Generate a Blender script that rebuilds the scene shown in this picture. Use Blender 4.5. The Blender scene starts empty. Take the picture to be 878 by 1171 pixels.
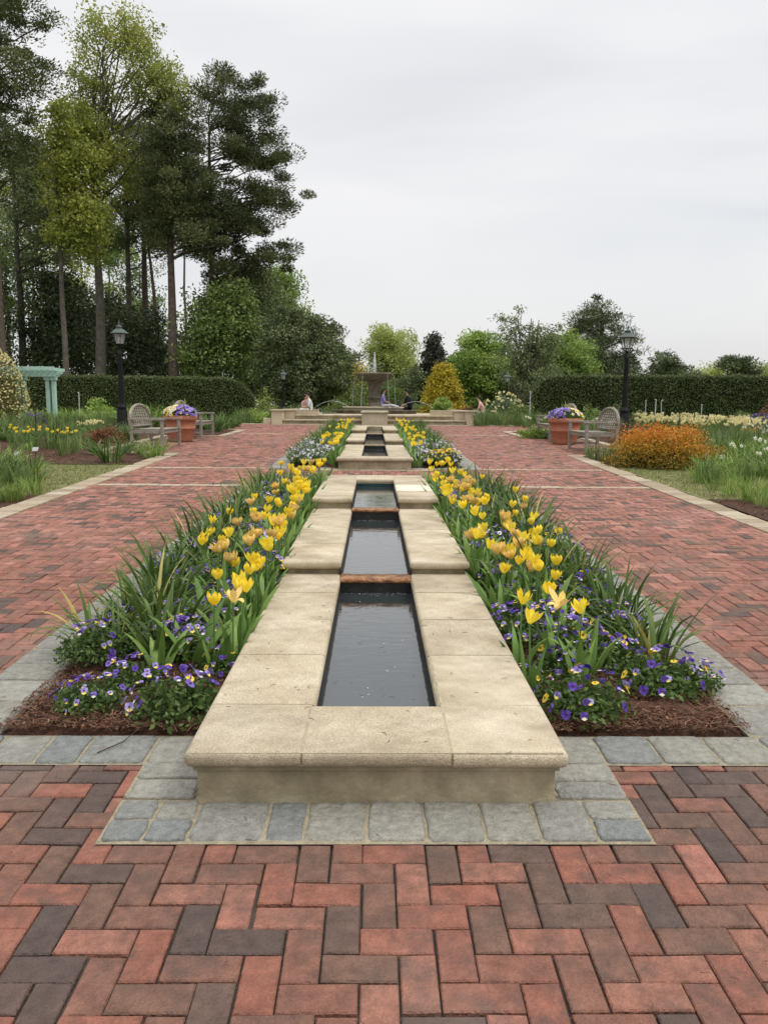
import bpy, bmesh, math, random
import numpy as np
from mathutils import Matrix, Vector
R = math.radians
random.seed(7); RNG = np.random.default_rng(7)
SC = bpy.context.scene; COL = SC.collection
PI = math.pi
# ------------------------------------------------------------------ camera
H = 1.35; PITCH = R(7.64); ROLL = R(0.42); YAW = R(-0.75)
cd = bpy.data.cameras.new('camera'); cam = bpy.data.objects.new('camera', cd); COL.objects.link(cam)
cd.sensor_fit = 'VERTICAL'; cd.sensor_height = 24; cd.lens = 24*910/1171.0
cd.clip_start = .05; cd.clip_end = 4000
CM = Matrix.Rotation(YAW, 4, 'Z') @ Matrix.Rotation(PI/2-PITCH, 4, 'X') @ Matrix.Rotation(ROLL, 4, 'Z')
CM.translation = Vector((-.015, 0, H)); cam.matrix_world = CM
SC.camera = cam
def ray(px, py):
    d = CM.to_3x3() @ Vector(((px-439)/910, (585.5-py)/910, -1))
    return d
S = .0235; YF = 29.0
def gz(y):
    return S*min(y, YF)
def at(px, py, Y):                      # point of the ray through a photo pixel at distance Y
    d = ray(px, py); t = Y/d.y
    return Vector((-.015+d.x*t, Y, H+d.z*t))
def atz(px, py, h):                     # where the ray meets the sloping ground raised by h
    d = ray(px, py); t = (H-h)/(S*d.y-d.z)
    return Vector((-.015+d.x*t, d.y*t, H+d.z*t))
# ------------------------------------------------------------------ helpers
class MB:
    def __init__(s): s.v=[]; s.f=[]; s.m=[]; s.t=[]; s.s=[]; s.n=0
    def add(s, v, f, m=0, t=None, smooth=False):
        v=np.asarray(v,float).reshape(-1,3); f=np.asarray(f,int)
        if f.ndim==1: f=f.reshape(1,-1)
        s.v.append(v); s.f.append(f+s.n); s.n+=len(v); k=len(f)
        s.m.append(np.full(k,m,int)); s.s.append(np.full(k,smooth,bool))
        s.t.append(np.full(k,.5) if t is None else np.broadcast_to(np.asarray(t,float),(k,)).copy())
        return s
    def mesh(s, name, mats):
        me=bpy.data.meshes.new(name)
        V=np.concatenate(s.v); me.vertices.add(len(V)); me.vertices.foreach_set('co',V.astype(np.float32).ravel())
        tot=np.concatenate([np.full(len(f),f.shape[1],int) for f in s.f]); lo=np.concatenate([f.ravel() for f in s.f])
        me.loops.add(len(lo)); me.loops.foreach_set('vertex_index',lo.astype(np.int32))
        me.polygons.add(len(tot)); st=np.concatenate([[0],np.cumsum(tot)[:-1]])
        me.polygons.foreach_set('loop_start',st.astype(np.int32))
        me.polygons.foreach_set('material_index',np.concatenate(s.m).astype(np.int32))
        me.polygons.foreach_set('use_smooth',np.concatenate(s.s))
        a=me.attributes.new('tint','FLOAT','FACE'); a.data.foreach_set('value',np.concatenate(s.t).astype(np.float32))
        for m in mats: me.materials.append(m)
        me.update(calc_edges=True); me.validate()
        return me
def obj(name, mb, mats, parent=None, bevel=0, loc=None, seg=2):
    if not isinstance(mats,(list,tuple)): mats=[mats]
    me=mb.mesh(name,mats) if isinstance(mb,MB) else mb
    o=bpy.data.objects.new(name,me); COL.objects.link(o)
    if parent: o.parent=parent
    if loc is not None: o.location=loc
    if bevel:
        b=o.modifiers.new('bevel','BEVEL'); b.width=bevel; b.segments=seg; b.limit_method='ANGLE'; b.angle_limit=R(40)
    return o
def tag(o,label=None,cat=None,group=None,kind=None):
    if label: o['label']=label
    if cat: o['category']=cat
    if group: o['group']=group
    if kind: o['kind']=kind
    return o
def thing(name,label,cat,loc=(0,0,0),rotz=0,group=None):
    o=bpy.data.objects.new(name,None); COL.objects.link(o); o.location=loc; o.rotation_euler=(0,0,rotz); o.empty_display_size=.1
    return tag(o,label,cat,group)
def copy_tree(o,parent=None):
    c=o.copy(); COL.objects.link(c); c.parent=parent
    for ch in o.children: copy_tree(ch,c)
    return c
class Proto:
    def __init__(s,root): s.r=root; s.used=False
    def put(s,loc,rz=0,sc=1,label=None,group=None,tilt=(0,0)):
        o=copy_tree(s.r) if s.used else s.r
        s.used=True; o.location=loc; o.rotation_euler=(tilt[0],tilt[1],rz)
        o.scale=(sc,sc,sc) if not isinstance(sc,(tuple,list)) else sc
        if label: o['label']=label
        if group: o['group']=group
        return o
def box(mb,x0,x1,y0,y1,z0,z1,m=0,t=None,rz=0,c=None):
    v=np.array([[x,y,z] for z in (z0,z1) for y in (y0,y1) for x in (x0,x1)],float)
    if rz:
        c=c or ((x0+x1)/2,(y0+y1)/2); a=v[:,0]-c[0]; b=v[:,1]-c[1]
        v[:,0]=c[0]+a*math.cos(rz)-b*math.sin(rz); v[:,1]=c[1]+a*math.sin(rz)+b*math.cos(rz)
    return mb.add(v,[[0,2,3,1],[4,5,7,6],[0,1,5,4],[1,3,7,5],[3,2,6,7],[2,0,4,6]],m,t)
def sbox(mb,x0,x1,y0,y1,h0,h1,m=0,t=None):   # box whose bottom and top follow the sloping ground
    v=[[x,y,gz(y)+h] for h in (h0,h1) for y in (y0,y1) for x in (x0,x1)]
    return mb.add(v,[[0,2,3,1],[4,5,7,6],[0,1,5,4],[1,3,7,5],[3,2,6,7],[2,0,4,6]],m,t)
def tube(mb,pts,rad,n=8,m=0,t=None,smooth=True,cap=True):
    P=[Vector(p) for p in pts]; k=len(P)
    if not hasattr(rad,'__len__'): rad=[rad]*k
    V=[]; up=Vector((0,0,1)); prev=None
    for i in range(k):
        d=(P[min(i+1,k-1)]-P[max(i-1,0)])
        if d.length<1e-9: d=Vector((0,0,1))
        d.normalize()
        if prev is None:
            a=Vector((1,0,0)) if abs(d.x)<.8 else Vector((0,1,0)); prev=(a-d*a.dot(d)).normalized()
        else: 
            prev=(prev-d*prev.dot(d)); prev=prev.normalized() if prev.length>1e-6 else Vector((1,0,0))
        q=d.cross(prev)
        for j in range(n):
            a=2*PI*j/n; V.append(P[i]+(prev*math.cos(a)+q*math.sin(a))*rad[i])
    F=[[i*n+j,i*n+(j+1)%n,(i+1)*n+(j+1)%n,(i+1)*n+j] for i in range(k-1) for j in range(n)]
    V=[tuple(v) for v in V]; mb.add(V,F,m,t,smooth)
    if cap:
        mb.add(V[-n:],[list(range(n))],m,t); mb.add(V[:n],[list(range(n))[::-1]],m,t)
    return mb
def lathe(mb,prof,n=32,c=(0,0,0),m=0,t=None,smooth=True,sq=None):
    V=[];k=len(prof)
    for r,z in prof:
        for j in range(n):
            a=2*PI*(j+.5)/n; V.append((c[0]+r*math.cos(a),c[1]+r*math.sin(a),c[2]+z))
    F=[[i*n+j,i*n+(j+1)%n,(i+1)*n+(j+1)%n,(i+1)*n+j] for i in range(k-1) for j in range(n)]
    return mb.add(V,F,m,t,smooth)
def leaves(mb,C,size,aspect=.5,m=0,t=None,rng=RNG,up=0.0,needle=None):
    """rhombic leaf faces at centres C with random directions"""
    C=np.asarray(C,float); n=len(C)
    d=rng.normal(size=(n,3)); d[:,2]+=up
    if needle is not None: d=needle+rng.normal(size=(n,3))*.35
    d/=np.linalg.norm(d,axis=1)[:,None]+1e-9
    a=rng.normal(size=(n,3)); w=np.cross(d,a); w/=np.linalg.norm(w,axis=1)[:,None]+1e-9
    L=(np.asarray(size)*rng.uniform(.65,1.35,n))[:,None] if np.ndim(size)==0 else np.asarray(size)[:,None]
    W=L*aspect*.5
    V=np.stack([C-d*L*.5, C+w*W-d*L*.05, C+d*L*.5, C-w*W-d*L*.05],1).reshape(-1,3)
    F=np.arange(4*n).reshape(n,4)
    return mb.add(V,F,m,rng.uniform(0,1,n) if t is None else t)
def blade(mb,base,az,L,W,lean=.3,curl=.8,seg=6,m=0,t=.5,fold=.25,taper=1.0,twist=0):
    """a strap leaf: V folded strip that leans outward and arches over"""
    p=Vector(base); ang=lean; V=[]; 
    for i in range(seg+1):
        u=i/seg
        dirv=Vector((math.cos(az)*math.sin(ang),math.sin(az)*math.sin(ang),math.cos(ang)))
        side=Vector((-math.sin(az+twist*u),math.cos(az+twist*u),0)); nrm=dirv.cross(side)
        w=W*.5*(min(1,.55+u*2.2))*(max(0,1-u**(2.2*taper)))**.75
        w=max(w,W*.02)
        V+=[p-side*w-nrm*w*fold, p+nrm*w*fold*.4, p+side*w-nrm*w*fold]
        p=p+dirv*(L/seg); ang+=curl/seg*(.4+1.2*u)
    F=[]
    for i in range(seg):
        a=3*i; F+=[[a,a+1,a+4,a+3],[a+1,a+2,a+5,a+4]]
    return mb.add([tuple(v) for v in V],F,m,t,True)
# ------------------------------------------------------------------ materials
def mat(name,cols,rough=.8,tint=False,nscale=6,namt=.25,bump=.0,bscale=40,transl=0,spec=.3,metal=0,alpha=1,detail=4,trans=0,ior=1.45,speck=0,coat=0,orand=0,wear=0,wearc=(.17,.14,.10)):
    m=bpy.data.materials.new(name); m.use_nodes=True; nt=m.node_tree; N=nt.nodes; L=nt.links
    b=N['Principled BSDF']; out=N['Material Output']
    b.inputs['Roughness'].default_value=rough; b.inputs['Specular IOR Level'].default_value=spec
    b.inputs['Metallic'].default_value=metal; b.inputs['Transmission Weight'].default_value=trans; b.inputs['IOR'].default_value=ior
    b.inputs['Alpha'].default_value=alpha; b.inputs['Coat Weight'].default_value=coat
    tc=N.new('ShaderNodeTexCoord'); no=N.new('ShaderNodeTexNoise'); no.inputs['Scale'].default_value=nscale; no.inputs['Detail'].default_value=detail
    L.new(tc.outputs['Object'],no.inputs['Vector'])
    r=N.new('ShaderNodeValToRGB'); e=r.color_ramp.elements
    while len(e)>1: e.remove(e[-1])
    e[0].position=0; e[0].color=(*cols[0],1)
    lo,hi=(0,1) if tint else (.3,.7)
    e[0].position=lo
    for i,c in enumerate(cols[1:]):
        x=e.new(lo+(hi-lo)*(i+1)/(len(cols)-1)); x.color=(*c,1)
    if tint:
        at_=N.new('ShaderNodeAttribute'); at_.attribute_name='tint'; L.new(at_.outputs['Fac'],r.inputs['Fac'])
    else: L.new(no.outputs['Fac'],r.inputs['Fac'])
    mp=N.new('ShaderNodeMapRange'); mp.inputs['From Min'].default_value=.25; mp.inputs['From Max'].default_value=.75
    mp.inputs['To Min'].default_value=1-namt; mp.inputs['To Max'].default_value=1+namt*.7
    n2=N.new('ShaderNodeTexNoise'); n2.inputs['Scale'].default_value=nscale*3.3; n2.inputs['Detail'].default_value=6; n2.inputs['Roughness'].default_value=.65
    L.new(tc.outputs['Object'],n2.inputs['Vector']); L.new(n2.outputs['Fac'],mp.inputs['Value'])
    mx=N.new('ShaderNodeVectorMath'); mx.operation='SCALE'; L.new(r.outputs['Color'],mx.inputs[0]); L.new(mp.outputs['Result'],mx.inputs['Scale'])
    colout=mx.outputs[0]
    if speck:
        vo=N.new('ShaderNodeTexNoise'); vo.inputs['Scale'].default_value=260; vo.inputs['Detail'].default_value=2
        L.new(tc.outputs['Object'],vo.inputs['Vector'])
        m3=N.new('ShaderNodeMapRange'); m3.inputs['From Min'].default_value=.3; m3.inputs['From Max'].default_value=.7; m3.inputs['To Min'].default_value=1-speck; m3.inputs['To Max'].default_value=1+speck
        L.new(vo.outputs['Fac'],m3.inputs['Value']); mm=N.new('ShaderNodeVectorMath'); mm.operation='SCALE'; L.new(colout,mm.inputs[0]); L.new(m3.outputs['Result'],mm.inputs['Scale']); colout=mm.outputs[0]
    if wear:
        wn=N.new('ShaderNodeTexNoise'); wn.inputs['Scale'].default_value=2.6; wn.inputs['Detail'].default_value=9; wn.inputs['Roughness'].default_value=.72; L.new(tc.outputs['Object'],wn.inputs['Vector'])
        wr=N.new('ShaderNodeMapRange'); wr.inputs['From Min'].default_value=.50; wr.inputs['From Max'].default_value=.74; wr.inputs['To Max'].default_value=wear; L.new(wn.outputs['Fac'],wr.inputs['Value'])
        wm=N.new('ShaderNodeMix'); wm.data_type='RGBA'; L.new(wr.outputs[0],wm.inputs['Factor']); L.new(colout,wm.inputs[6]); wm.inputs[7].default_value=(*wearc,1); colout=wm.outputs[2]
    if orand:
        oi=N.new('ShaderNodeObjectInfo'); om=N.new('ShaderNodeMapRange'); om.inputs['To Min'].default_value=1-orand; om.inputs['To Max'].default_value=1+orand; L.new(oi.outputs['Random'],om.inputs['Value'])
        ov=N.new('ShaderNodeVectorMath'); ov.operation='SCALE'; L.new(colout,ov.inputs[0]); L.new(om.outputs[0],ov.inputs['Scale']); colout=ov.outputs[0]
    L.new(colout,b.inputs['Base Color'])
    if bump:
        bn=N.new('ShaderNodeTexNoise'); bn.inputs['Scale'].default_value=bscale; bn.inputs['Detail'].default_value=5; L.new(tc.outputs['Object'],bn.inputs['Vector'])
        bp=N.new('ShaderNodeBump'); bp.inputs['Strength'].default_value=bump; bp.inputs['Distance'].default_value=.02; L.new(bn.outputs['Fac'],bp.inputs['Height']); L.new(bp.outputs['Normal'],b.inputs['Normal'])
    if transl:
        tr=N.new('ShaderNodeBsdfTranslucent'); L.new(colout,tr.inputs['Color']); ms=N.new('ShaderNodeMixShader'); ms.inputs['Fac'].default_value=transl
        L.new(b.outputs[0],ms.inputs[1]); L.new(tr.outputs[0],ms.inputs[2]); L.new(ms.outputs[0],out.inputs['Surface'])
    return m
def leafmat(name,cols,rough=.55,transl=.25,spec=.35): return mat(name,cols,rough=rough,tint=True,nscale=3,namt=.15,transl=transl,spec=spec,orand=.14)
M={}
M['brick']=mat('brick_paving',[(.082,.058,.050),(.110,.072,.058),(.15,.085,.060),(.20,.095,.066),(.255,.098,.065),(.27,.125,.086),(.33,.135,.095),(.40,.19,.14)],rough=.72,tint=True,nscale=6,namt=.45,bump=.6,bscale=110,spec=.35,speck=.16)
def brickmat():
    m=M['brick']; nt=m.node_tree; N=nt.nodes; L=nt.links; b=N['Principled BSDF']
    src=b.inputs['Base Color'].links[0].from_socket; tc=[n for n in N if n.type=='TEX_COORD'][0]
    at_=[n for n in N if n.type=='ATTRIBUTE'][0]
    n=N.new('ShaderNodeTexNoise'); n.noise_dimensions='4D'; n.inputs['Scale'].default_value=8; n.inputs['Detail'].default_value=8; n.inputs['Roughness'].default_value=.7
    mu=N.new('ShaderNodeMath'); mu.operation='MULTIPLY'; mu.inputs[1].default_value=97; L.new(at_.outputs['Fac'],mu.inputs[0]); L.new(mu.outputs[0],n.inputs['W']); L.new(tc.outputs['Object'],n.inputs['Vector'])
    r=N.new('ShaderNodeMapRange'); r.inputs['From Min'].default_value=.47; r.inputs['From Max'].default_value=.67; r.inputs['To Max'].default_value=.75; L.new(n.outputs['Fac'],r.inputs['Value'])
    mx=N.new('ShaderNodeMix'); mx.data_type='RGBA'; L.new(r.outputs[0],mx.inputs['Factor']); L.new(src,mx.inputs[6]); mx.inputs[7].default_value=(.085,.06,.048,1)
    n2=N.new('ShaderNodeTexNoise'); n2.inputs['Scale'].default_value=.9; n2.inputs['Detail'].default_value=6; L.new(tc.outputs['Object'],n2.inputs['Vector'])
    r2=N.new('ShaderNodeMapRange'); r2.inputs['From Min'].default_value=.56; r2.inputs['From Max'].default_value=.75; r2.inputs['To Max'].default_value=.38; L.new(n2.outputs['Fac'],r2.inputs['Value'])
    m2=N.new('ShaderNodeMix'); m2.data_type='RGBA'; L.new(r2.outputs[0],m2.inputs['Factor']); L.new(mx.outputs[2],m2.inputs[6]); m2.inputs[7].default_value=(.30,.22,.18,1)
    L.new(m2.outputs[2],b.inputs['Base Color'])
brickmat()
M['sand']=mat('joint_sand',[(.05,.042,.034),(.09,.075,.06)],nscale=20,rough=.95)
M['mulch']=mat('mulch',[(.03,.014,.008),(.075,.034,.02),(.12,.06,.036)],nscale=28,namt=.6,bump=1,bscale=60,rough=.95)
M['shred']=mat('mulch_shreds',[(.04,.018,.010),(.09,.040,.023),(.16,.08,.045),(.30,.19,.12)],tint=True,rough=.9)
M['lawn']=mat('lawn',[(.10,.12,.035),(.17,.17,.06),(.24,.21,.10)],nscale=9,namt=.4,bump=.6,bscale=70,rough=.95)
M['field']=mat('grass_field',[(.05,.08,.02),(.09,.12,.03)],nscale=.6,namt=.3,rough=.95)
M['grass']=leafmat('grass_blades',[(.06,.11,.025),(.14,.17,.05),(.27,.24,.11)])
M['coping']=mat('coping_stone',[(.36,.295,.20),(.45,.38,.27),(.53,.46,.345)],wear=.55,orand=.10,nscale=3.2,namt=.17,bump=.35,bscale=220,rough=.82,speck=.34,spec=.25)
M['coping_new']=mat('coping_stone_clean',[(.62,.56,.45),(.68,.62,.50)],nscale=3,namt=.08,bump=.2,bscale=220,rough=.8,speck=.1)
M['plinth']=mat('plinth_stone',wear=.6,wearc=(.12,.105,.06),cols=[(.24,.20,.125),(.36,.305,.20),(.44,.385,.27)],nscale=3.5,namt=.35,bump=.4,bscale=30,rough=.85,speck=.08)
M['wallstone']=mat('pale_wall_stone',[(.46,.38,.26),(.55,.46,.33)],nscale=2,namt=.12,bump=.2,bscale=60,rough=.85)
M['mortar']=mat('mortar',[(.34,.29,.19),(.46,.40,.28)],nscale=30,namt=.25,bump=.5,bscale=120,rough=.9)
M['bedmortar']=mat('paving_mortar',[(.24,.205,.14),(.34,.295,.205)],nscale=30,namt=.3,bump=.5,bscale=120,rough=.95)
M['blue']=mat('bluestone',[(.155,.168,.165),(.205,.203,.185),(.24,.23,.19),(.28,.27,.235)],tint=True,nscale=9,namt=.4,wear=.5,wearc=(.14,.14,.125),bump=.8,bscale=35,rough=.75,speck=.25,spec=.35)
M['kerb']=mat('sandstone_kerb',[(.25,.195,.13),(.36,.29,.20),(.42,.36,.27)],tint=True,nscale=6,namt=.3,bump=.6,bscale=40,rough=.85)
M['path']=mat('sandy_path',[(.38,.29,.18),(.48,.38,.25)],nscale=4,rough=.95)
M['rust']=mat('wet_rusty_stone',[(.10,.035,.012),(.30,.12,.035),(.38,.20,.08)],nscale=16,namt=.4,bump=.9,bscale=70,rough=.25,spec=.6)
M['tanwet']=mat('wet_tan_stone',[(.22,.15,.09),(.34,.24,.15)],nscale=12,namt=.4,bump=.6,bscale=50,rough=.35,spec=.5)
M['basin']=mat('dark_basin_lining',[(.012,.014,.013),(.03,.03,.026)],nscale=8,namt=.4,rough=.6)
M['tile']=mat('basin_tiles',[(.01,.035,.04),(.02,.055,.06)],nscale=40,namt=.4,rough=.3)
M['foam']=mat('falling_water',[(.75,.80,.82),(.85,.88,.90)],rough=.15,alpha=.5,spec=.6)
M['fstone']=mat('fountain_stone',[(.07,.06,.042),(.12,.10,.07),(.17,.145,.10)],nscale=5,namt=.35,bump=.4,bscale=30,rough=.8)
M['bark']=mat('pine_bark',[(.07,.055,.045),(.15,.115,.09)],nscale=5,namt=.45,bump=1,bscale=9,rough=.95)
M['bark2']=mat('grey_bark',[(.09,.08,.065),(.17,.15,.12)],nscale=4,namt=.4,bump=1,bscale=9,rough=.95)
M['teak']=mat('weathered_teak',[(.21,.185,.15),(.32,.285,.24)],nscale=9,namt=.3,bump=.4,bscale=60,rough=.85)
M['iron']=mat('black_iron',[(.008,.008,.009),(.015,.015,.016)],nscale=10,rough=.6,spec=.2)
M['verd']=mat('verdigris_roof',[(.06,.08,.073),(.11,.14,.125)],nscale=14,namt=.3,rough=.6)
M['glass']=mat('lantern_glass',[(.8,.85,.84),(.85,.88,.87)],rough=.08,alpha=.28,spec=.6)
M['terra']=mat('terracotta',[(.34,.13,.075),(.42,.18,.11)],nscale=5,namt=.25,bump=.2,bscale=40,rough=.8)
M['soil']=mat('potting_soil',[(.03,.02,.014),(.05,.035,.025)],nscale=20,bump=.8,rough=.95)
M['mint']=mat('sea_green_paint',[(.36,.54,.47),(.42,.60,.53)],nscale=3,namt=.1,rough=.6)
M['steel']=mat('galvanised_stake',[(.35,.36,.35),(.5,.5,.48)],rough=.5)
M['tagm']=mat('plant_tag',[(.28,.29,.29),(.4,.41,.4)],rough=.35)
M['tagd']=mat('dark_stake',[(.03,.03,.03),(.05,.05,.05)],rough=.5)
M['strap']=leafmat('strap_leaves',[(0.0481, 0.0933, 0.0192), (0.0841, 0.1457, 0.0308), (0.1442, 0.2099, 0.05)])
M['strapl']=leafmat('light_strap_leaves',[(0.1035, 0.184, 0.031), (0.184, 0.2875, 0.0569), (0.299, 0.391, 0.1035)])
M['bluel']=leafmat('blue_green_leaves',[(0.077, 0.128, 0.0393), (0.132, 0.2027, 0.0608), (0.22, 0.2881, 0.093)])
M['dead']=leafmat('yellowed_leaves',[(.35,.30,.07),(.50,.44,.16)])
M['tleaf']=leafmat('tulip_leaves',[(0.1011, 0.1896, 0.0422), (0.1588, 0.2731, 0.0609), (0.2455, 0.364, 0.0935)],rough=.45)
M['stem']=mat('tulip_stems',[(.10,.19,.05),(.14,.24,.07)],rough=.5,transl=.1)
M['yel']=mat('yellow_petals',[(.90,.66,.03),(.94,.78,.08)],nscale=30,namt=.08,orand=.10,rough=.45,transl=.35,tint=True,spec=.25)
M['peach']=mat('faded_petals',[(.86,.60,.13),(.88,.68,.24),(.78,.52,.18)],nscale=45,namt=.35,orand=.15,rough=.5,transl=.3,tint=True,spec=.2)
M['vleaf']=leafmat('viola_leaves',[(0.044, 0.0825, 0.0198), (0.0825, 0.143, 0.0347), (0.143, 0.209, 0.0545)])
M['purple']=mat('purple_petals',[(.055,.02,.20),(.11,.05,.36),(.25,.17,.52),(.42,.36,.66)],tint=True,rough=.6,transl=.2,namt=.1)
M['white']=mat('white_petals',[(.70,.68,.52),(.80,.80,.74)],tint=True,rough=.6,transl=.2,namt=.1)
M['vy']=mat('viola_yellow',[(.80,.52,.02),(.85,.70,.15)],tint=True,rough=.6,transl=.2,namt=.1)
M['cream']=mat('cream_petals',[(.74,.66,.30),(.82,.76,.45)],tint=True,rough=.6,transl=.25,namt=.1)
M['lav']=mat('lavender_petals',[(.16,.12,.32),(.28,.22,.46)],tint=True,rough=.6,transl=.2)
M['pine']=leafmat('pine_needles',[(0.0592, 0.0754, 0.0283), (0.1079, 0.1289, 0.0481), (0.1914, 0.2121, 0.0778)],transl=.22,rough=.65)
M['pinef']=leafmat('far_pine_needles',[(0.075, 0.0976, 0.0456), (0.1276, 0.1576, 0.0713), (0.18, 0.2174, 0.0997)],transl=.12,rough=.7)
M['oak']=leafmat('spring_leaves',[(0.225, 0.2764, 0.0578), (0.39, 0.4219, 0.0825), (0.57, 0.5529, 0.1485)],transl=.4)
M['mid']=leafmat('mid_green_leaves',[(0.0911, 0.1385, 0.0394), (0.1732, 0.2425, 0.0656), (0.2916, 0.3463, 0.1067)],transl=.3)
M['fresh']=leafmat('fresh_green_leaves',[(0.156, 0.2421, 0.0515), (0.2808, 0.3934, 0.0858), (0.4368, 0.5296, 0.1544)],transl=.35)
M['olive']=leafmat('olive_green_leaves',[(0.094, 0.1234, 0.0528), (0.1663, 0.2088, 0.0845), (0.2741, 0.3133, 0.1322)],transl=.2)
M['darkev']=leafmat('dark_evergreen_leaves',[(0.048, 0.0653, 0.0297), (0.0912, 0.121, 0.0501), (0.156, 0.1863, 0.0753)],transl=.1)
M['spruce']=leafmat('dark_spruce_needles',[(0.036, 0.0408, 0.0281), (0.066, 0.0696, 0.0454), (0.108, 0.1056, 0.0702)],transl=.1)
M['gold']=leafmat('golden_needles',[(0.2576, 0.2226, 0.0258), (0.5925, 0.459, 0.0386), (0.8, 0.6677, 0.0773)],transl=.25)
M['lime']=leafmat('pale_spring_leaves',[(0.264, 0.33, 0.0825), (0.4125, 0.462, 0.1403), (0.594, 0.6105, 0.2475)],transl=.4)
M['hedge']=leafmat('hedge_leaves',[(0.0488, 0.0679, 0.0248), (0.0894, 0.1158, 0.0401), (0.1625, 0.1852, 0.0695)],transl=.12)
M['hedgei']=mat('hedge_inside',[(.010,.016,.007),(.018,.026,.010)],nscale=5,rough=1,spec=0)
M['orange']=leafmat('orange_tipped_leaves',[(.13,.13,.03),(.42,.28,.03),(.64,.28,.03),(.62,.18,.035)],transl=.3)
M['rosel']=leafmat('rose_leaves',[(.10,.11,.035),(.17,.17,.055),(.27,.25,.10)],transl=.3)
M['redl']=leafmat('reddish_leaves',[(.09,.10,.03),(.22,.10,.05),(.34,.14,.08)],transl=.25)
M['greyl']=leafmat('grey_green_leaves',[(.09,.13,.07),(.15,.20,.11),(.22,.27,.17)],transl=.25)
M['skin']=mat('skin',[(.50,.30,.21),(.56,.35,.25)],rough=.55); M['skin2']=mat('tan_skin',[(.28,.15,.09),(.33,.18,.11)],rough=.55)
M['hair']=mat('dark_hair',[(.012,.009,.008),(.025,.018,.014)],rough=.5)
for k,c in dict(c_purple=(.20,.16,.36),c_black=(.010,.011,.02),c_white=(.62,.62,.62),c_pink=(.62,.35,.33),c_grey=(.25,.30,.36),c_jean=(.05,.07,.14),c_light=(.5,.5,.56)).items():
    M[k]=mat('cloth_'+k[2:],[tuple(x*.9 for x in c),c],rough=.9)
# water
def watermat():
    m=bpy.data.materials.new('water'); m.use_nodes=True; N=m.node_tree.nodes; L=m.node_tree.links; b=N['Principled BSDF']
    b.inputs['Base Color'].default_value=(.028,.035,.036,1); b.inputs['Roughness'].default_value=.03; b.inputs['IOR'].default_value=1.8
    b.inputs['Specular IOR Level'].default_value=.75
    tc=N.new('ShaderNodeTexCoord'); mp=N.new('ShaderNodeMapping'); mp.inputs['Scale'].default_value=(1,1.8,1)
    n=N.new('ShaderNodeTexNoise'); n.inputs['Scale'].default_value=9; n.inputs['Detail'].default_value=3
    bp=N.new('ShaderNodeBump'); bp.inputs['Strength'].default_value=.3; bp.inputs['Distance'].default_value=.006
    L.new(tc.outputs['Object'],mp.inputs[0]); L.new(mp.outputs[0],n.inputs['Vector']); L.new(n.outputs['Fac'],bp.inputs['Height']); L.new(bp.outputs[0],b.inputs['Normal'])
    return m
M['water']=watermat()
# ------------------------------------------------------------------ world, sun
SUN_EL=R(58); SUN_AZ=R(112)      # azimuth clockwise from +Y: from the right, a little behind the camera
w=bpy.data.worlds.new('World'); SC.world=w; w.use_nodes=True; N=w.node_tree.nodes; L=w.node_tree.links
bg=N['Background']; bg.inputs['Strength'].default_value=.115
sky=N.new('ShaderNodeTexSky'); sky.sky_type='NISHITA'; sky.sun_disc=False; sky.sun_elevation=SUN_EL; sky.sun_rotation=SUN_AZ; sky.air_density=1.2; sky.dust_density=3
tc=N.new('ShaderNodeTexCoord'); mp=N.new('ShaderNodeMapping'); mp.inputs['Scale'].default_value=(1.1,1.1,5.0); mp.inputs['Rotation'].default_value=(0,R(-7),R(20)); mp.inputs['Location'].default_value=(.35,.2,.1)
L.new(tc.outputs['Generated'],mp.inputs[0])
no=N.new('ShaderNodeTexNoise'); no.inputs['Scale'].default_value=1.25; no.inputs['Detail'].default_value=4; no.inputs['Roughness'].default_value=.45; no.inputs['Distortion'].default_value=.3
L.new(mp.outputs[0],no.inputs['Vector'])
cr=N.new('ShaderNodeValToRGB'); e=cr.color_ramp.elements; e[0].position=.36; e[0].color=(6.6,6.7,7.05,1); e[1].position=.64; e[1].color=(8.5,8.4,8.4,1)
x=e.new(.5); x.color=(7.75,7.8,7.95,1)
L.new(no.outputs['Fac'],cr.inputs['Fac'])
# thinner cloud and a bluer band low down
sx=N.new('ShaderNodeSeparateXYZ'); L.new(tc.outputs['Generated'],sx.inputs[0])
mr=N.new('ShaderNodeMapRange'); mr.inputs['From Min'].default_value=0; mr.inputs['From Max'].default_value=.35; mr.inputs['To Min'].default_value=.72; mr.inputs['To Max'].default_value=.96
L.new(sx.outputs['Z'],mr.inputs['Value'])
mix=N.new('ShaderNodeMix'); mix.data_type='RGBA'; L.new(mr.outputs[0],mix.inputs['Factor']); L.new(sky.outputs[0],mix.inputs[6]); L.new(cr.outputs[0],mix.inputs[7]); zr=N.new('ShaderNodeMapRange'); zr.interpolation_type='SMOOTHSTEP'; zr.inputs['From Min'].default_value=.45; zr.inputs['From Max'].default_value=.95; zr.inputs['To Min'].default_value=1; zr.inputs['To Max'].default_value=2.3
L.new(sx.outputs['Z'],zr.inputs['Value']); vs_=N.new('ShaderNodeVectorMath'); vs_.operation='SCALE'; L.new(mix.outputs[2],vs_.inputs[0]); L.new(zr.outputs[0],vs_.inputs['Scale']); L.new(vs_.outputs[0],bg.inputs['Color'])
sd=bpy.data.lights.new('sun','SUN'); so=bpy.data.objects.new('sun',sd); COL.objects.link(so); sd.energy=1.5; sd.angle=R(10); sd.color=(1,.95,.88)
dirv=Vector((math.sin(SUN_AZ)*math.cos(SUN_EL),math.cos(SUN_AZ)*math.cos(SUN_EL),math.sin(SUN_EL)))
so.rotation_euler=dirv.to_track_quat('Z','Y').to_euler(); so.location=(20,-10,40)
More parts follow.
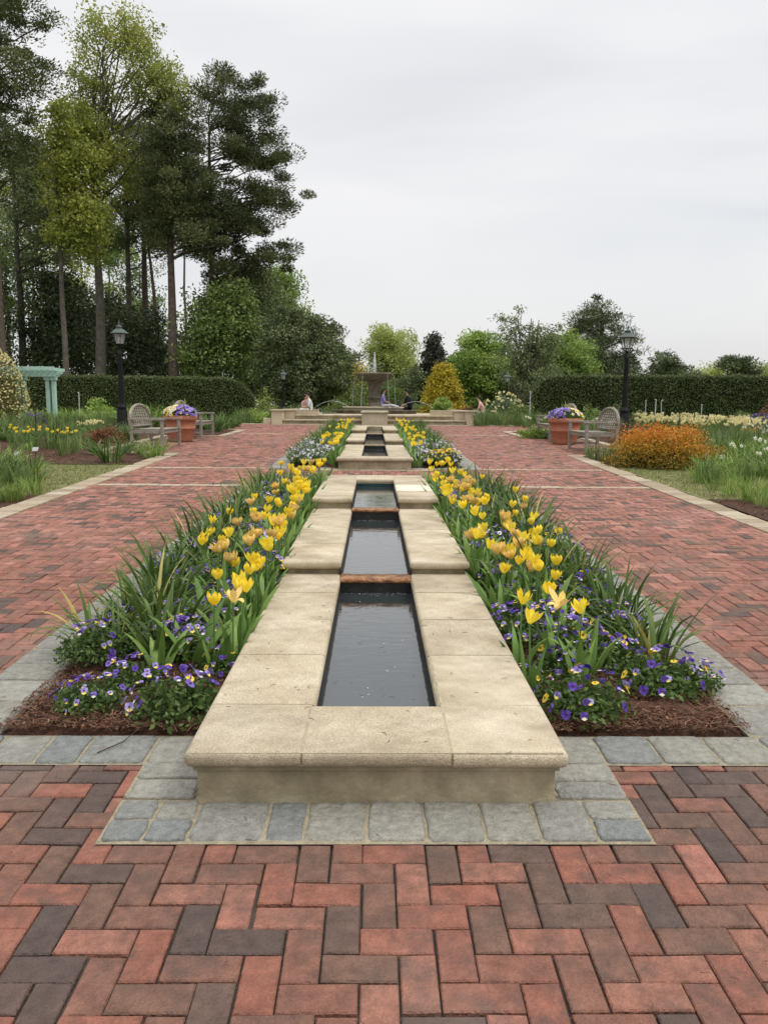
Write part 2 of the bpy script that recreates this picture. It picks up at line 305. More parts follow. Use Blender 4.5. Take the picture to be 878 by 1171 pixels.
SC.view_settings.view_transform='Standard'; SC.view_settings.look='None'; SC.view_settings.gamma=1; SC.view_settings.exposure=0.0

# ------------------------------------------------------------------ ground
def sheet(name,pts,h,m,label=None):           # polygon draped on the slope (pts in order), split at YF
    bm=bmesh.new(); vs=[bm.verts.new((x,y,gz(y)+h)) for x,y in pts]; bm.faces.new(vs)
    me=bpy.data.meshes.new(name); bm.normal_update(); bm.to_mesh(me); bm.free(); me.materials.append(m)
    o=bpy.data.objects.new(name,me); COL.objects.link(o); o['kind']='structure'; return o
g=MB(); xs=[-1500,1500]; 
g.add([(-1500,-60,gz(-60)-.05),(1500,-60,gz(-60)-.05),(1500,YF,gz(YF)-.05),(-1500,YF,gz(YF)-.05),(1500,3000,gz(YF)-.05),(-1500,3000,gz(YF)-.05)],[[0,1,2,3],[3,2,4,5]])
tag(obj('ground',g,M['field']),kind='structure')
# joint sand below the bricks
g=MB(); g.add([(-4.0,-3,gz(-3)-.014),(4.0,-3,gz(-3)-.014),(4.0,YF,gz(YF)-.014),(-4.0,YF,gz(YF)-.014)],[[0,1,2,3]])
for s in (-1,1):
    a=[(s*4.0,15.9),(s*5.6,15.9),(s*5.6,21.6),(s*4.0,21.6)]; b=[(s*4.0,24.2),(s*6.5,26.3),(s*6.5,YF),(s*4.0,YF)]
    for q in (a,b):
        if s<0: q=q[::-1]
        g.add([(x,y,gz(y)-.014) for x,y in q],[[0,1,2,3]])
tag(obj('paving_bed',g,M['sand']),kind='structure')
# herringbone bricks
U=.0925; GAP=.0026
def inpaving(x,y):
    ax=abs(x)
    if y<.2 or y>28.7: return False
    if ax<1.7 and 2.80<y<10.66: return False
    if ax<1.7 and 13.05<y<27.0: return False
    if ax<.55 and 2.5<y<10.3: return False
    if ax<.76 and 2.33<y<2.72: return False
    if ax<3.9: return not (y<6 and ax>1.2+y*.5)
    if 16.0<y<21.4 and ax<5.45: return True
    if y>24.4 and ax<3.9+(y-24.3)*1.1 and ax<6.3: return True
    return False
rows=[]; tints=[]
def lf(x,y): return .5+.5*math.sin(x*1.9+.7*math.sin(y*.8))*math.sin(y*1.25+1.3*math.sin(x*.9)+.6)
for i in range(-70,70):
    for j in range(0,314):
        k=(i-j)%4; x=i*U+.05; y=j*U
        if k==0: r=(x,x+2*U,y,y+U)
        elif k==3: r=(x,x+U,y,y+2*U)
        else: continue
        cx,cy=(r[0]+r[1])/2,(r[2]+r[3])/2
        if not inpaving(cx,cy): continue
        rows.append(r)
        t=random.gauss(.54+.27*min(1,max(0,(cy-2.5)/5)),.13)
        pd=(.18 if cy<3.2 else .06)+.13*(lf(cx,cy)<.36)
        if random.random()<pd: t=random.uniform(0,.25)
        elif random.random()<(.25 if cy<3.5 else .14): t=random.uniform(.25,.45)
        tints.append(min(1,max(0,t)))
r=np.array(rows); n=len(r); tn=np.array(tints)
jit=RNG.normal(0,.0013,(n,4)); zt=RNG.normal(0,.0015,n); 
def ring(ins,dz,tilt=True):
    x0=r[:,0]+GAP+ins+jit[:,0]; x1=r[:,1]-GAP-ins+jit[:,1]; y0=r[:,2]+GAP+ins+jit[:,2]; y1=r[:,3]-GAP-ins+jit[:,3]
    X=np.stack([x0,x1,x1,x0],1); Y=np.stack([y0,y0,y1,y1],1); Z=S*np.minimum(Y,YF)+dz+zt[:,None]
    tl=RNG2[:,None]*np.array([-1,1,1,-1])+RNG3[:,None]*np.array([-1,-1,1,1]); return np.stack([X,Y,Z+tl],2)
RNG2=RNG.normal(0,.0007,n); RNG3=RNG.normal(0,.0007,n)
V=np.concatenate([ring(.0035,0),ring(0,-.0035),ring(0,-.02)],1)   # n,12,3
F=[[0,1,2,3]]
for a in (0,4):
    for q in range(4): F.append([a+4+q,a+4+(q+1)%4,a+(q+1)%4,a+q])
F=np.array(F); FF=(F[None]+12*np.arange(n)[:,None,None]).reshape(-1,4)
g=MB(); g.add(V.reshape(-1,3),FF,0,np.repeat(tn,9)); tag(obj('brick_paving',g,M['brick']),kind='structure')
# stones: irregular slabs set in mortar, following the ground
def stone(mb,x0,x1,y0,y1,h,t,g_=.005,jt=.005):
    pts=[(x0+g_,y0+g_),(x1-g_,y0+g_),(x1-g_,y1-g_),(x0+g_,y1-g_)]
    P=[]
    for q in range(4):
        a=pts[q]; b=pts[(q+1)%4]
        for u in (.06,.35,.65,.94): P.append((a[0]+(b[0]-a[0])*u+random.gauss(0,.0022),a[1]+(b[1]-a[1])*u+random.gauss(0,.0022)))
    cx=(x0+x1)/2; cy=(y0+y1)/2; n=len(P); V=[]
    hh=h+random.gauss(0,.0015)
    for ins,dz in ((.88,0),(.97,-.0025),(1,-.008),(1,-.03)):
        for x,y in P: V.append((cx+(x-cx)*ins,cy+(y-cy)*ins,gz(y)+hh+dz+random.gauss(0,.0008)*(ins<.9)))
    V.append((cx,cy,gz(cy)+hh+random.gauss(0,.001)))
    F4=[[(a+1)*n+j,(a+1)*n+(j+1)%n,a*n+(j+1)%n,a*n+j] for a in range(3) for j in range(n)]
    mb.add(V,F4,0,t,True); 
    mb.add(V,[[j,(j+1)%n,4*n] for j in range(n)],0,t,True)
def stonerow(mb,x0,x1,y0,y1,h,step,along='x',var=.35,tr=(0,1)):
    a,b=(x0,x1) if along=='x' else (y0,y1)
    while a<b-.04:
        l=step*random.uniform(1-var,1+var)
        if b-(a+l)<step*.4: l=b-a
        t=random.uniform(*tr)
        if along=='x': stone(mb,a,a+l,y0,y1,h,t)
        else: stone(mb,x0,x1,a,a+l,h,t)
        a+=l
st=MB(); mo=MB()
HB=.0105
def mband(x0,x1,y0,y1,h=-.0005): 
    mo.add([(x0,y0,gz(y0)+h),(x1,y0,gz(y0)+h),(x1,y1,gz(y1)+h),(x0,y1,gz(y1)+h)],[[0,1,2,3]])
# apron in front of the channel
mband(-.835,.835,2.215,2.50,.003)
xx=-.83
apr=[(-.83,-.70,0),(-.70,-.57,0),(-.57,-.34,1),(-.34,-.22,1),(-.22,-.03,1),(-.03,.15,1),(.15,.33,1),(.33,.50,1),(.50,.67,1),(.67,.83,0)]
for a,b,full in apr:
    if full: stone(st,a,b,2.225,2.465,HB,random.uniform(.1,.85))
    else: stone(st,a,b,2.225,2.345,HB,random.uniform(0,.5)); stone(st,a,b,2.345,2.465,HB,random.uniform(0,.6))
for s in (-1,1):
    lo,hi=(.595,.835) if s>0 else (-.835,-.595)
    mband(lo,hi,2.47,2.955,.003)
    stonerow(st,lo+.005,hi,2.475,2.72,HB,.125,'y',.1,(.4,.95))
    if s>0: stone(st,.63,.835,2.72,2.95,HB,.6)
    else: stone(st,-.835,-.63,2.72,2.95,HB,.6)
    # front border of bed
    a,b=(.835,1.78) if s>0 else (-1.78,-.835)
    mband(a,b,2.715,2.955,.003); stonerow(st,a,b,2.72,2.95,HB,.19,'x',.2,(.05,.75))
    # outer long border, near bed and far bed
    a,b=(1.46,1.76) if s>0 else (-1.76,-1.46)
    mband(a,b,2.955,10.72,.003); stonerow(st,a,b,2.96,10.7,HB,.26,'y',.3,(.35,1))
    mband(a,b,13.0,27.0,.003); stonerow(st,a,b,13.0,27,HB,.28,'y',.3,(.4,1))
    a,b=(.60,1.46) if s>0 else (-1.46,-.60)
    mband(a,b,10.5,10.72,.003); stonerow(st,a,b,10.51,10.71,HB,.25,'x',.2,(.4,1))
    mband(a,b,13.0,13.2,.003); stonerow(st,a,b,13.01,13.19,HB,.25,'x',.2,(.4,1))
tag(obj('stone_border',st,M['blue']),kind='structure')
# light bands across the brick paths
kb=MB()
for s in (-1,1):
    for y0,w_ in ((10.70,.15),(13.0,.12),(22.3,.12)):
        a,b=(1.78,3.75) if s>0 else (-3.75,-1.78)
        mband(a,b,y0,y0+w_,.003); stonerow(kb,a,b,y0+.005,y0+w_-.005,HB,.4,'x',.3,(.4,1))
mband(-.9,.9,12.78,13.0,.003); stonerow(kb,-.9,.9,12.79,12.99,HB,.3,'x',.3,(.3,.8))
# kerbs of the side gardens
def kerbline(pts,width,step):
    for (x0,y0),(x1,y1) in zip(pts,pts[1:]):
        L_=math.hypot(x1-x0,y1-y0); n_=max(1,round(L_/step)); dx,dy=(x1-x0)/L_,(y1-y0)/L_; nx,ny=-dy,dx
        for i in range(n_):
            u0=i*L_/n_+.004; u1=(i+1)*L_/n_-.004; hj=.012+random.gauss(0,.002)
            wj=width*random.uniform(.92,1.05)
            c=[(x0+dx*u0,y0+dy*u0),(x0+dx*u1,y0+dy*u1),(x0+dx*u1+nx*wj,y0+dy*u1+ny*wj),(x0+dx*u0+nx*wj,y0+dy*u0+ny*wj)]
            V=[(x,y,gz(y)+hj-.05) for x,y in c]+[(x,y,gz(y)+hj) for x,y in c]
            kb.add(V,[[0,3,2,1],[4,5,6,7],[0,1,5,4],[1,2,6,5],[2,3,7,6],[3,0,4,7]],0,random.uniform(0,1))
KL=[(-3.72,4.5),(-3.82,15.9)]; 
kerbline([(-3.70,4.0),(-3.86,15.95)],.28,.26)
kerbline([(3.98,15.95),(3.62+.28,4.0)][::-1][::-1],-.0,.26) if False else None
kerbline([(4.12,15.95),(3.92,4.0)],-.28+.56,.26) if False else None
def kerbR(pts,width,step): kerbline([p for p in pts],-width,step)
kerbR([(3.66,4.0),(3.84,15.95)],.28,.26)
for s,fn in ((-1,kerbline),(1,kerbR)):
    fn([(s*3.86,15.95),(s*5.5,15.95)],.22,.35)
    fn([(s*5.5,16.0),(s*5.5,21.5)],.22,.4)
    fn([(s*4.0,21.5),(s*3.9,24.3),(s*6.3,26.4)],.22,.4)
    fn([(s*5.4,21.5),(s*4.0,21.5)],-.22,.35)
    # pale flags beside the fountain wall
    a,b=(3.9,9) if s>0 else (-9,-3.9)
    mband(a if s>0 else -5.2,5.2 if s>0 else b,28.2,28.6,.004)
tag(obj('stone_kerb',kb,M['kerb'],bevel=.008),kind='structure')
mband(-3.6,3.6,27.95,28.55,.004)
tag(obj('mortar_bed',mo,M['bedmortar']),kind='structure')
# planting soil
def soil(name,x0,x1,y0,y1,h,mt,nx=14,ny=40,amp=.012):
    V=[];F=[]
    for j in range(ny+1):
        for i in range(nx+1):
            x=x0+(x1-x0)*i/nx; y=y0+(y1-y0)*j/ny
            e=min(1,min(i,nx-i,j*1.0,ny-j)/2)
            V.append((x,y,gz(y)+h*e-.012*(1-e)+random.gauss(0,amp)*e))
    for j in range(ny):
        for i in range(nx):
            a=j*(nx+1)+i; F.append([a,a+1,a+nx+2,a+nx+1])
    g=MB(); g.add(V,F,0,None,True); return tag(obj(name,g,mt),kind='structure')
for s in (-1,1):
    a,b=sorted((s*.58,s*1.47))
    soil('planting_bed',a,b,2.94,10.52,.035,M['mulch'],12,90); soil('planting_bed',a,b,13.18,26.0,.035,M['mulch'],12,90)
# mulch shreds: uncountable
def shreds(name,rects,n,hh=.03,size=.038):
    g=MB(); C=[];
    ar=np.array([(b-a)*(d-c) for a,b,c,d in rects]); ar=ar/ar.sum()
    for (a,b,c,d),q in zip(rects,ar):
        k=int(n*q); x=RNG.uniform(a,b,k); y=RNG.uniform(c,d,k); C.append(np.stack([x,y,S*np.minimum(y,YF)+hh+RNG.uniform(0,.016,k)],1))
    C=np.concatenate(C); k=len(C); az=RNG.uniform(0,2*PI,k); dz=RNG.normal(0,.22,k)
    d=np.stack([np.cos(az),np.sin(az),dz],1); w_=np.stack([-np.sin(az),np.cos(az),RNG.normal(0,.3,k)],1)
    Ls=(size*RNG.uniform(.3,1.3,k))[:,None]; W=(RNG.uniform(.0008,.003,k)*size/.038)[:,None]
    bend=np.stack([-np.sin(az),np.cos(az),RNG.uniform(0,.5,k)],1)*Ls*RNG.uniform(-.22,.22,k)[:,None]
    V=np.stack([C-d*Ls*.5-w_*W,C-d*Ls*.5+w_*W,C+bend+w_*W,C+bend-w_*W,C+d*Ls*.5+w_*W*.6,C+d*Ls*.5-w_*W*.6],1).reshape(-1,3)
    F=np.array([[0,1,2,3],[3,2,4,5]]); FF=(F[None]+6*np.arange(k)[:,None,None]).reshape(-1,4)
    g.add(V,FF,0,np.repeat(RNG.beta(1.6,2.2,k),2)); return tag(obj(name,g,M['shred']),kind='stuff')
shreds('bark_mulch',[(-1.47,-.6,2.95,4.6),(.6,1.47,2.95,4.6)],30000)
shreds('bark_mulch',[(-1.47,-.6,4.6,7.6),(.6,1.47,4.6,7.6)],9000)
# side garden grounds
for s in (-1,1):
    k=s
    def pl(name,pts,h,m):
        p=[(k*x,y) for x,y in pts]; p=p if k>0 else p[::-1]; return sheet(name,p,h,m)
    pl('mulch_bed',[(3.9,2),(14,2),(14,10.6),(7,10.5),(5.2,9.6),(4.1,9.7)],.004,M['mulch'])
    pl('lawn',[(4.05,9.2),(22,9.2),(22,14.8),(4.15,14.6)],-.002,M['lawn'])
    pl('mulch_bed',[(4.1,13.6),(5.0,13.5),(10,13.9),(22,13.9),(22,15.95),(4.15,15.95)],.006,M['mulch'])
    pl('mulch_bed',[(5.72,15.95),(26,15.95),(26,22),(5.72,22)],.006,M['mulch'])
    pl('garden_path',[(7,22),(26,22),(26,23.4),(7,23.4)],.005,M['path'])
    pl('mulch_bed',[(4.2,21.7),(7,21.7),(7,23.4),(26,23.4),(26,29),(9,29),(6.5,26.2),(4.1,24.2)],.008,M['mulch'])
for s in (-1,1):
    a,b=sorted((s*4.1,s*8)); shreds('bark_mulch',[(a,b,6.5,10.0),(a,b,13.8,16)],5000,.012,.07)
# lawn tufts
g=MB(); k=26000; sx_=RNG.choice([-1,1],k); X=sx_*RNG.uniform(4.1,9,k); Y=RNG.uniform(9.6,13.9,k); az=RNG.uniform(0,2*PI,k)
h_=RNG.uniform(.015,.05,k); Z=S*Y-.002; lx=RNG.normal(0,.012,k); ly=RNG.normal(0,.012,k)
V=np.stack([np.stack([X-.004*np.cos(az),Y-.004*np.sin(az),Z],1),np.stack([X+.004*np.cos(az),Y+.004*np.sin(az),Z],1),np.stack([X+lx,Y+ly,Z+h_],1)],1).reshape(-1,3)
g.add(V,np.arange(3*k).reshape(k,3),0,RNG.uniform(0,1,k)); tag(obj('lawn_grass',g,M['grass']),kind='stuff')

# ------------------------------------------------------------------ water channels
def slab(parent,x0,x1,y0,y1,z1,th,mt,edges,br=.02):
    """coping slab; edges: which long top/bottom edges are bullnosed ('W','E','S','N')"""
    bm=bmesh.new(); bmesh.ops.create_cube(bm,size=1)
    for v in bm.verts: v.co=Vector((x0 if v.co.x<0 else x1,y0 if v.co.y<0 else y1,z1-th if v.co.z<0 else z1))
    sel=[]
    for e_ in bm.edges:
        a,b=e_.verts[0].co,e_.verts[1].co
        if abs(a.z-b.z)<1e-5:
            for q in edges:
                if q=='W' and abs(a.x-x0)<1e-5 and abs(b.x-x0)<1e-5: sel.append(e_)
                if q=='E' and abs(a.x-x1)<1e-5 and abs(b.x-x1)<1e-5: sel.append(e_)
                if q=='S' and abs(a.y-y0)<1e-5 and abs(b.y-y0)<1e-5: sel.append(e_)
                if q=='N' and abs(a.y-y1)<1e-5 and abs(b.y-y1)<1e-5: sel.append(e_)
        elif abs(a.x-b.x)<1e-5 and abs(a.y-b.y)<1e-5:
            ex='W' if abs(a.x-x0)<1e-5 else 'E'; ey='S' if abs(a.y-y0)<1e-5 else 'N'
            if ex in edges and ey in edges: sel.append(e_)
    bmesh.ops.bevel(bm,geom=sel,offset=br,segments=4,profile=.5,affect='EDGES')
    for f in bm.faces: f.smooth=True
    me=bpy.data.meshes.new('coping_slab'); bm.to_mesh(me); bm.free(); me.materials.append(mt)
    try: me.set_sharp_from_angle(angle=R(50))
    except Exception: pass
    o=bpy.data.objects.new('coping_slab',me); COL.objects.link(o); o.parent=parent; return o
def section(parent,y0,y1,zt,hw,hi,front,back,pool_z,step=.6,th=.052,mt=M['coping'],front_d=.42,back_d=.55,joint=.008,bright=None):
    ya=y0+(front_d if front else 0); yb=y1-(back_d if back else 0)
    n=max(1,round((yb-ya)/step)); 
    mz=MB()
    for s in (-1,1):
        for i in range(n):
            a=ya+(yb-ya)*i/n; b=ya+(yb-ya)*(i+1)/n; a+=joint/2 if (i>0 or front) else 0; b-=joint/2 if (i<n-1 or back) else 0
            ed='WE'
            if i==0 and not front: ed+='S'
            if i==n-1 and not back: ed+='N'
            xx0,xx1=sorted((s*hi,s*hw)); o=slab(parent,xx0,xx1,a,b,zt+random.gauss(0,.0008),th,mt if bright!=(s,i) else M['coping_new'],ed)
            if bright==(s,i): o['label']='paler, cleaner replacement slab'
    jx=hi+.015
    for flag,a,b,q in ((front,y0,ya,'S'),(back,yb,y1,'N')):
        if flag:
            for x0,x1,ed in ((-hw,-jx-joint/2,'W'+q),(-jx+joint/2,jx-joint/2,q+('N' if q=='S' else 'S')),(jx+joint/2,hw,'E'+q)):
                slab(parent,x0,x1,a+(joint/2 if q=='N' else 0),b-(joint/2 if q=='S' else 0),zt+random.gauss(0,.0008),th,mt,ed)
    # mortar under / between slabs
    for s in (-1,1):
        a,b=sorted((s*(hi+.012),s*(hw-.02))); box(mz,a,b,y0+.03,y1-.03,zt-th+.004,zt-.0022)
    if front: box(mz,-hw+.02,hw-.02,y0+.008,ya-.02,zt-th+.005,zt-.0016)
    if back: box(mz,-hw+.02,hw-.02,yb+.02,y1-.02,zt-th+.005,zt-.003)
    obj('mortar_joints',mz,M['mortar'],parent)
    pw=hw-.035; pl_=MB(); y0p=y0+.04; y1p=y1-.0
    zb=gz(y0)-.1; zp=zt-th+.001
    for s in (-1,1):
        a,b=sorted((s*(hi+.01),s*pw)); box(pl_,a,b,y0p+(.1 if front else 0),y1p-(.1 if back else 0),zb,zp)
    if front: box(pl_,-pw,pw,y0p,y0p+.1,zb,zp); box(pl_,-hi-.008,hi+.008,y0p+.1,ya+.012,zb,zp-.001)
    if back: box(pl_,-pw,pw,y1p-.1,y1p,zb,zp); box(pl_,-hi-.008,hi+.008,yb-.012,y1p-.1,zb,zp-.001)
    obj('plinth',pl_,M['plinth'],parent,bevel=.004)
    if front:
        f_=MB(); box(f_,-pw-.012,pw+.012,y0p-.012,y0p+.03,zp-.022,zp-.002); obj('bed_mould',f_,M['plinth'],parent,bevel=.005)
    ln=MB()
    for s in (-1,1):
        a,b=sorted((s*hi,s*(hi+.009))); box(ln,a,b,y0+(front_d if front else 0),yb,pool_z-.3,zp-.002)
    obj('basin_wall',ln,M['basin'],parent)
def water(y0,y1,z,hi,nm='pool_water'):
    g=MB(); V=[];F=[];nx,ny=8,max(4,int((y1-y0)/.08))
    for j in range(ny+1):
        for i in range(nx+1): V.append((-hi+2*hi*i/nx,y0+(y1-y0)*j/ny,z))
    for j in range(ny):
        for i in range(nx): a=j*(nx+1)+i; F.append([a,a+1,a+nx+2,a+nx+1])
    g.add(V,F,0,None,True); tag(obj(nm,g,M['water']),kind='structure')
def weir(parent,y0,y1,zt,zl,hi,mt):
    g=MB(); n=24; V=[]; prof=[(y0+.03,zt-.035),(y0+.01,zt-.033),(y0-.004,zt-.028),(y0-.008,zt-.012),(y0+.004,zt),(y0+.03,zt+.003),(y1,zt+.002),(y1,zt-.1)]
    for i in range(n+1):
        x=-hi+2*hi*i/n
        for y,z in prof: V.append((x,y+random.gauss(0,.002),z+random.gauss(0,.0012)))
    k=len(prof); F=[[i*k+j,(i+1)*k+j,(i+1)*k+j+1,i*k+j+1] for i in range(n) for j in range(k-1)]
    g.add(V,F,0,None,True); obj('weir',g,mt,parent)
    g=MB()
    box(g,-hi,hi,y0+.004,y0+.05,zl-.2,zt-.03); obj('weir_face',g,M['basin'],parent)
    g=MB()
    for i in range(0):     # thin threads of falling water
        x=random.uniform(-hi+.03,hi-.03); L_=(zt-zl)*random.uniform(.25,.9)
        y=y0-.012; z=zt-.012-random.uniform(0,.3)*(zt-zl)
        tube(g,[(x,y,z),(x+random.gauss(0,.002),y-.006,z-L_*.5),(x,y-.009,max(zl+.001,z-L_))],[.0005,.0012,.0008],5)
    for i in range(26):
        x=random.uniform(-hi+.03,hi-.03); y=y0-abs(random.gauss(0,.03))-.012
        lathe(g,[(.0001,.002),(.0018,.001),(.0025,0)],6,(x,y,zl+.001))
    obj('falling_water',g,M['foam'],parent)
near=thing('water_channel','near stepped stone water channel with three dark pools between tulip beds','water channel',(0,0,0))
HW,HI=.615,.225
section(near,2.405,5.19,.252,HW,HI,True,False,.165)
section(near,5.10,7.83,.338,HW,HI,False,False,.255,step=.68)
section(near,7.77,10.38,.445,HW+.01,HI,False,True,.37,step=.62,bright=(1,1))
WA,WB,WC=.155,.245,.348
water(2.8,5.2,WA,HI+.004); water(5.05,7.84,WB,HI+.004); water(7.70,9.86,WC,HI+.004)
weir(near,5.00,5.13,WB+.004,WA,HI,M['rust']); weir(near,7.64,7.77,WC+.004,WB,HI,M['rust'])
tl=MB(); box(tl,-HI,HI,9.815,9.84,.30,.392)
obj('tile_band',tl,M['tile'],near)
far=thing('water_channel','far stepped stone water channel rising to the fountain wall','water channel',(0,0,0))
section(far,12.86,17.34,.502,.625,.225,True,False,.40,step=.9,front_d=.55)
section(far,17.24,21.3,.605,.625,.225,False,False,.50,step=1.0)
section(far,21.2,25.3,.715,.625,.225,False,True,.60,step=1.0)
water(13.4,17.4,.40,.229); water(17.2,21.35,.50,.229); water(21.1,24.8,.605,.229)
weir(far,17.15,17.32,.505,.40,.225,M['tanwet']); weir(far,21.1,21.28,.61,.50,.225,M['tanwet'])

g=MB()
for i in range(14):
    x,y=random.uniform(-.2,.2),random.uniform(2.9,4.9); r_=random.uniform(.0015,.004)
    lathe(g,[(.0001,.0012),(r_*.8,.001),(r_,0)],7,(x,y,WA+.0012))
tag(obj('floating_debris',g,M['white']),kind='stuff')
# ------------------------------------------------------------------ fountain terrace
ter=thing('terrace_steps','low pale stone steps with end pillars and central block before the fountain','steps',(0,0,0))
g=MB(); 
box(g,-3.25,3.25,28.55,29.2,.5,.775); obj('step_riser',g,M['plinth'],ter)
g=MB(); box(g,-3.25,3.25,28.50,29.05,.775,.83); obj('lower_tread',g,M['coping'],ter,bevel=.012)
g=MB(); box(g,-2.85,2.85,29.05,29.5,.5,.94); obj('step_riser',g,M['plinth'],ter)
g=MB(); box(g,-2.85,2.85,29.0,36.5,.94,1.0); obj('terrace_floor',g,M['coping'],ter,bevel=.012)
g=MB(); box(g,-.42,.42,26.2,28.9,.4,1.09); obj('central_block',g,M['wallstone'],ter,bevel=.006)
g=MB(); box(g,-.46,.46,26.16,28.94,1.09,1.155); obj('block_cap',g,M['coping'],ter,bevel=.015)
for s in (-1,1):
    a,b=sorted((s*3.27,s*3.66)); g=MB(); box(g,a,b,28.5,29.3,.5,1.12); box(g,*sorted((s*2.87,s*3.28)),29.1,29.3,.5,1.119); box(g,*sorted((s*2.05,s*2.88)),29.55,29.75,.9,1.119); box(g,*sorted((s*3.27,s*3.50)),29.3,36.0,.5,1.118)
    obj('pillar_wall',g,M['wallstone'],ter,bevel=.006)
    g=MB(); box(g,a-.04,b+.04,28.46,29.34,1.12,1.18); box(g,*sorted((s*2.02,s*3.27)),29.06,29.36,1.121,1.178); box(g,*sorted((s*3.24,s*3.54)),29.3,36.0,1.121,1.177); obj('wall_cap',g,M['coping'],ter,bevel=.012)
    g=MB(); box(g,*sorted((s*3.68,s*3.95)),28.55,29.0,.55,.86); obj('side_kerb',g,M['wallstone'],ter,bevel=.01)
fx,fy=at(428,465,33.5).x,33.5
fo=thing('fountain','tiered stone fountain with round bowl on a thick pedestal','fountain',(fx,fy,1.0))
g=MB(); lathe(g,[(1.75,0),(1.75,.10),(1.80,.11),(1.80,.16),(1.62,.16),(1.62,.06),(0,.06)],48); obj('lower_basin',g,M['fstone'],fo)
g=MB(); lathe(g,[(1.27,.05),(1.27,.22),(1.33,.23),(1.33,.29),(1.17,.29),(1.17,.2),(0,.2)],48); obj('upper_basin',g,M['wallstone'],fo)
g=MB(); lathe(g,[(.34,.18),(.34,.28),(.30,.31),(.24,.36),(.235,.62),(.27,.64),(.27,.68),(.235,.70),(.24,1.0),(.25,1.1),(.29,1.2),(.30,1.26),(.33,1.31)],32); obj('pedestal',g,M['fstone'],fo)
g=MB(); lathe(g,[(.28,1.30),(.50,1.36),(.64,1.39),(.66,1.41),(.70,1.43),(.72,1.56),(.80,1.59),(.80,1.65),(.74,1.67),(.62,1.62),(0,1.58)],48); obj('bowl',g,M['fstone'],fo)
for q in range(5):
    a=q*PI*2/5+.35; g=MB(); tube(g,[(.77*math.cos(a),.77*math.sin(a),1.62),(.83*math.cos(a),.83*math.sin(a),1.60)],.025,6); obj('spout',g,M['fstone'],fo)
    g=MB(); P=[(.83*math.cos(a)+(.13*u)*math.cos(a),.83*math.sin(a)+.13*u*math.sin(a),1.60-1.33*u*u) for u in np.linspace(0,1,8)]
    tube(g,P,[.003,.003,.004,.004,.005,.006,.007,.009],5); obj('water_stream',g,M['foam'],fo)
g=MB(); lathe(g,[(1.16,.24),(0,.24)],32); obj('basin_water',g,M['water'],fo); g=MB(); lathe(g,[(1.61,.12),(1.3,.12)],32); obj('basin_water',g,M['water'],fo)
g=MB(); tube(g,[(0,0,1.6),(0,0,2.1),(.01,0,2.45)],[.03,.055,.02],7)
for i in range(130):
    h=random.random(); r_=(.02+.10*(1-h)); a=random.random()*6.28; z=1.65+h*.9; rr=r_*random.random()
    tube(g,[(rr*math.cos(a),rr*math.sin(a),z),(rr*math.cos(a)*1.15,rr*math.sin(a)*1.15,z-.07)],[.012,.006],4)
obj('water_jet',g,M['foam'],fo)
for s in (-1,1):       # low arching jets at the sides
    g=MB(); P=[(s*(1.0+1.35*u),-1.2,.26+1.1*u*(1-u)*.9) for u in np.linspace(0,1,12)]; tube(g,P,.006,5); obj('arching_jet',g,M['foam'],fo)

# ------------------------------------------------------------------ lamp posts
def lamp():
    t=thing('lamp_post','lamp','street lamp')
    g=MB(); lathe(g,[(.17,0),(.17,.05),(.14,.09),(.13,.14),(.125,.55),(.10,.62),(.12,.66),(.12,.70),(.085,.75),(.075,.80)],24); obj('base',g,M['iron'],t)
    g=MB(); lathe(g,[(.075,.79),(.072,1.0),(.05,2.35),(.055,2.38),(.055,2.42),(.035,2.45),(.03,2.56),(.05,2.6)],20); obj('post',g,M['iron'],t)
    g=MB(); tube(g,[(-.17,0,2.42),(.17,0,2.42)],.013,8); tube(g,[(-.17,0,2.42),(-.20,0,2.42)],[.02,.018],8); tube(g,[(.17,0,2.42),(.20,0,2.42)],[.02,.018],8); obj('ladder_bar',g,M['iron'],t)
    for q in range(4):
        a=q*PI/2+PI/4; g=MB(); tube(g,[(.03*math.cos(a),.03*math.sin(a),2.58),(.09*math.cos(a),.09*math.sin(a),2.66),(.095*math.cos(a),.095*math.sin(a),2.70)],.009,6); obj('bracket',g,M['iron'],t)
    # tapered hexagonal lantern
    n=6; fr=MB(); gl=MB()
    def P(r,z,q): a=2*PI*(q+.5)/n; return (r*math.cos(a),r*math.sin(a),z)
    for q in range(n):
        tube(fr,[P(.105,2.70,q),P(.175,3.03,q)],.009,6); tube(fr,[P(.105,2.70,q),P(.105,2.70,q+1)],.010,6); tube(fr,[P(.175,3.03,q),P(.175,3.03,q+1)],.012,6)
        gl.add([P(.103,2.70,q),P(.103,2.70,q+1),P(.173,3.03,q+1),P(.173,3.03,q)],[[0,1,2,3]])
    lathe(fr,[(0,2.69),(.105,2.69),(.105,2.705),(0,2.706)],6)
    lf_=obj('lantern_frame',fr,M['iron'],t); obj('lantern_glass',gl,M['glass'],lf_)
    g=MB(); tube(g,[(0,0,2.70),(0,0,2.80)],.022,8); tube(g,[(0,0,2.80),(0,0,2.87),(0,0,2.93)],[.03,.035,.012],8); obj('lamp_bulb',g,M['white'],lf_)
    g=MB(); lathe(g,[(.235,3.03),(.235,3.045),(.12,3.16),(.075,3.19),(.07,3.24)],6,smooth=False); lathe(g,[(0,3.03),(.235,3.03)],6,smooth=False); lathe(g,[(.085,3.24),(.085,3.255),(.03,3.30),(.015,3.33)],12); rf_=obj('roof',g,M['verd'],t)
    g=MB(); lathe(g,[(.012,3.32),(.028,3.35),(.028,3.37),(.012,3.39),(.01,3.42),(.002,3.46)],10); obj('finial',g,M['verd'],rf_)
    return Proto(t)
LP=lamp()
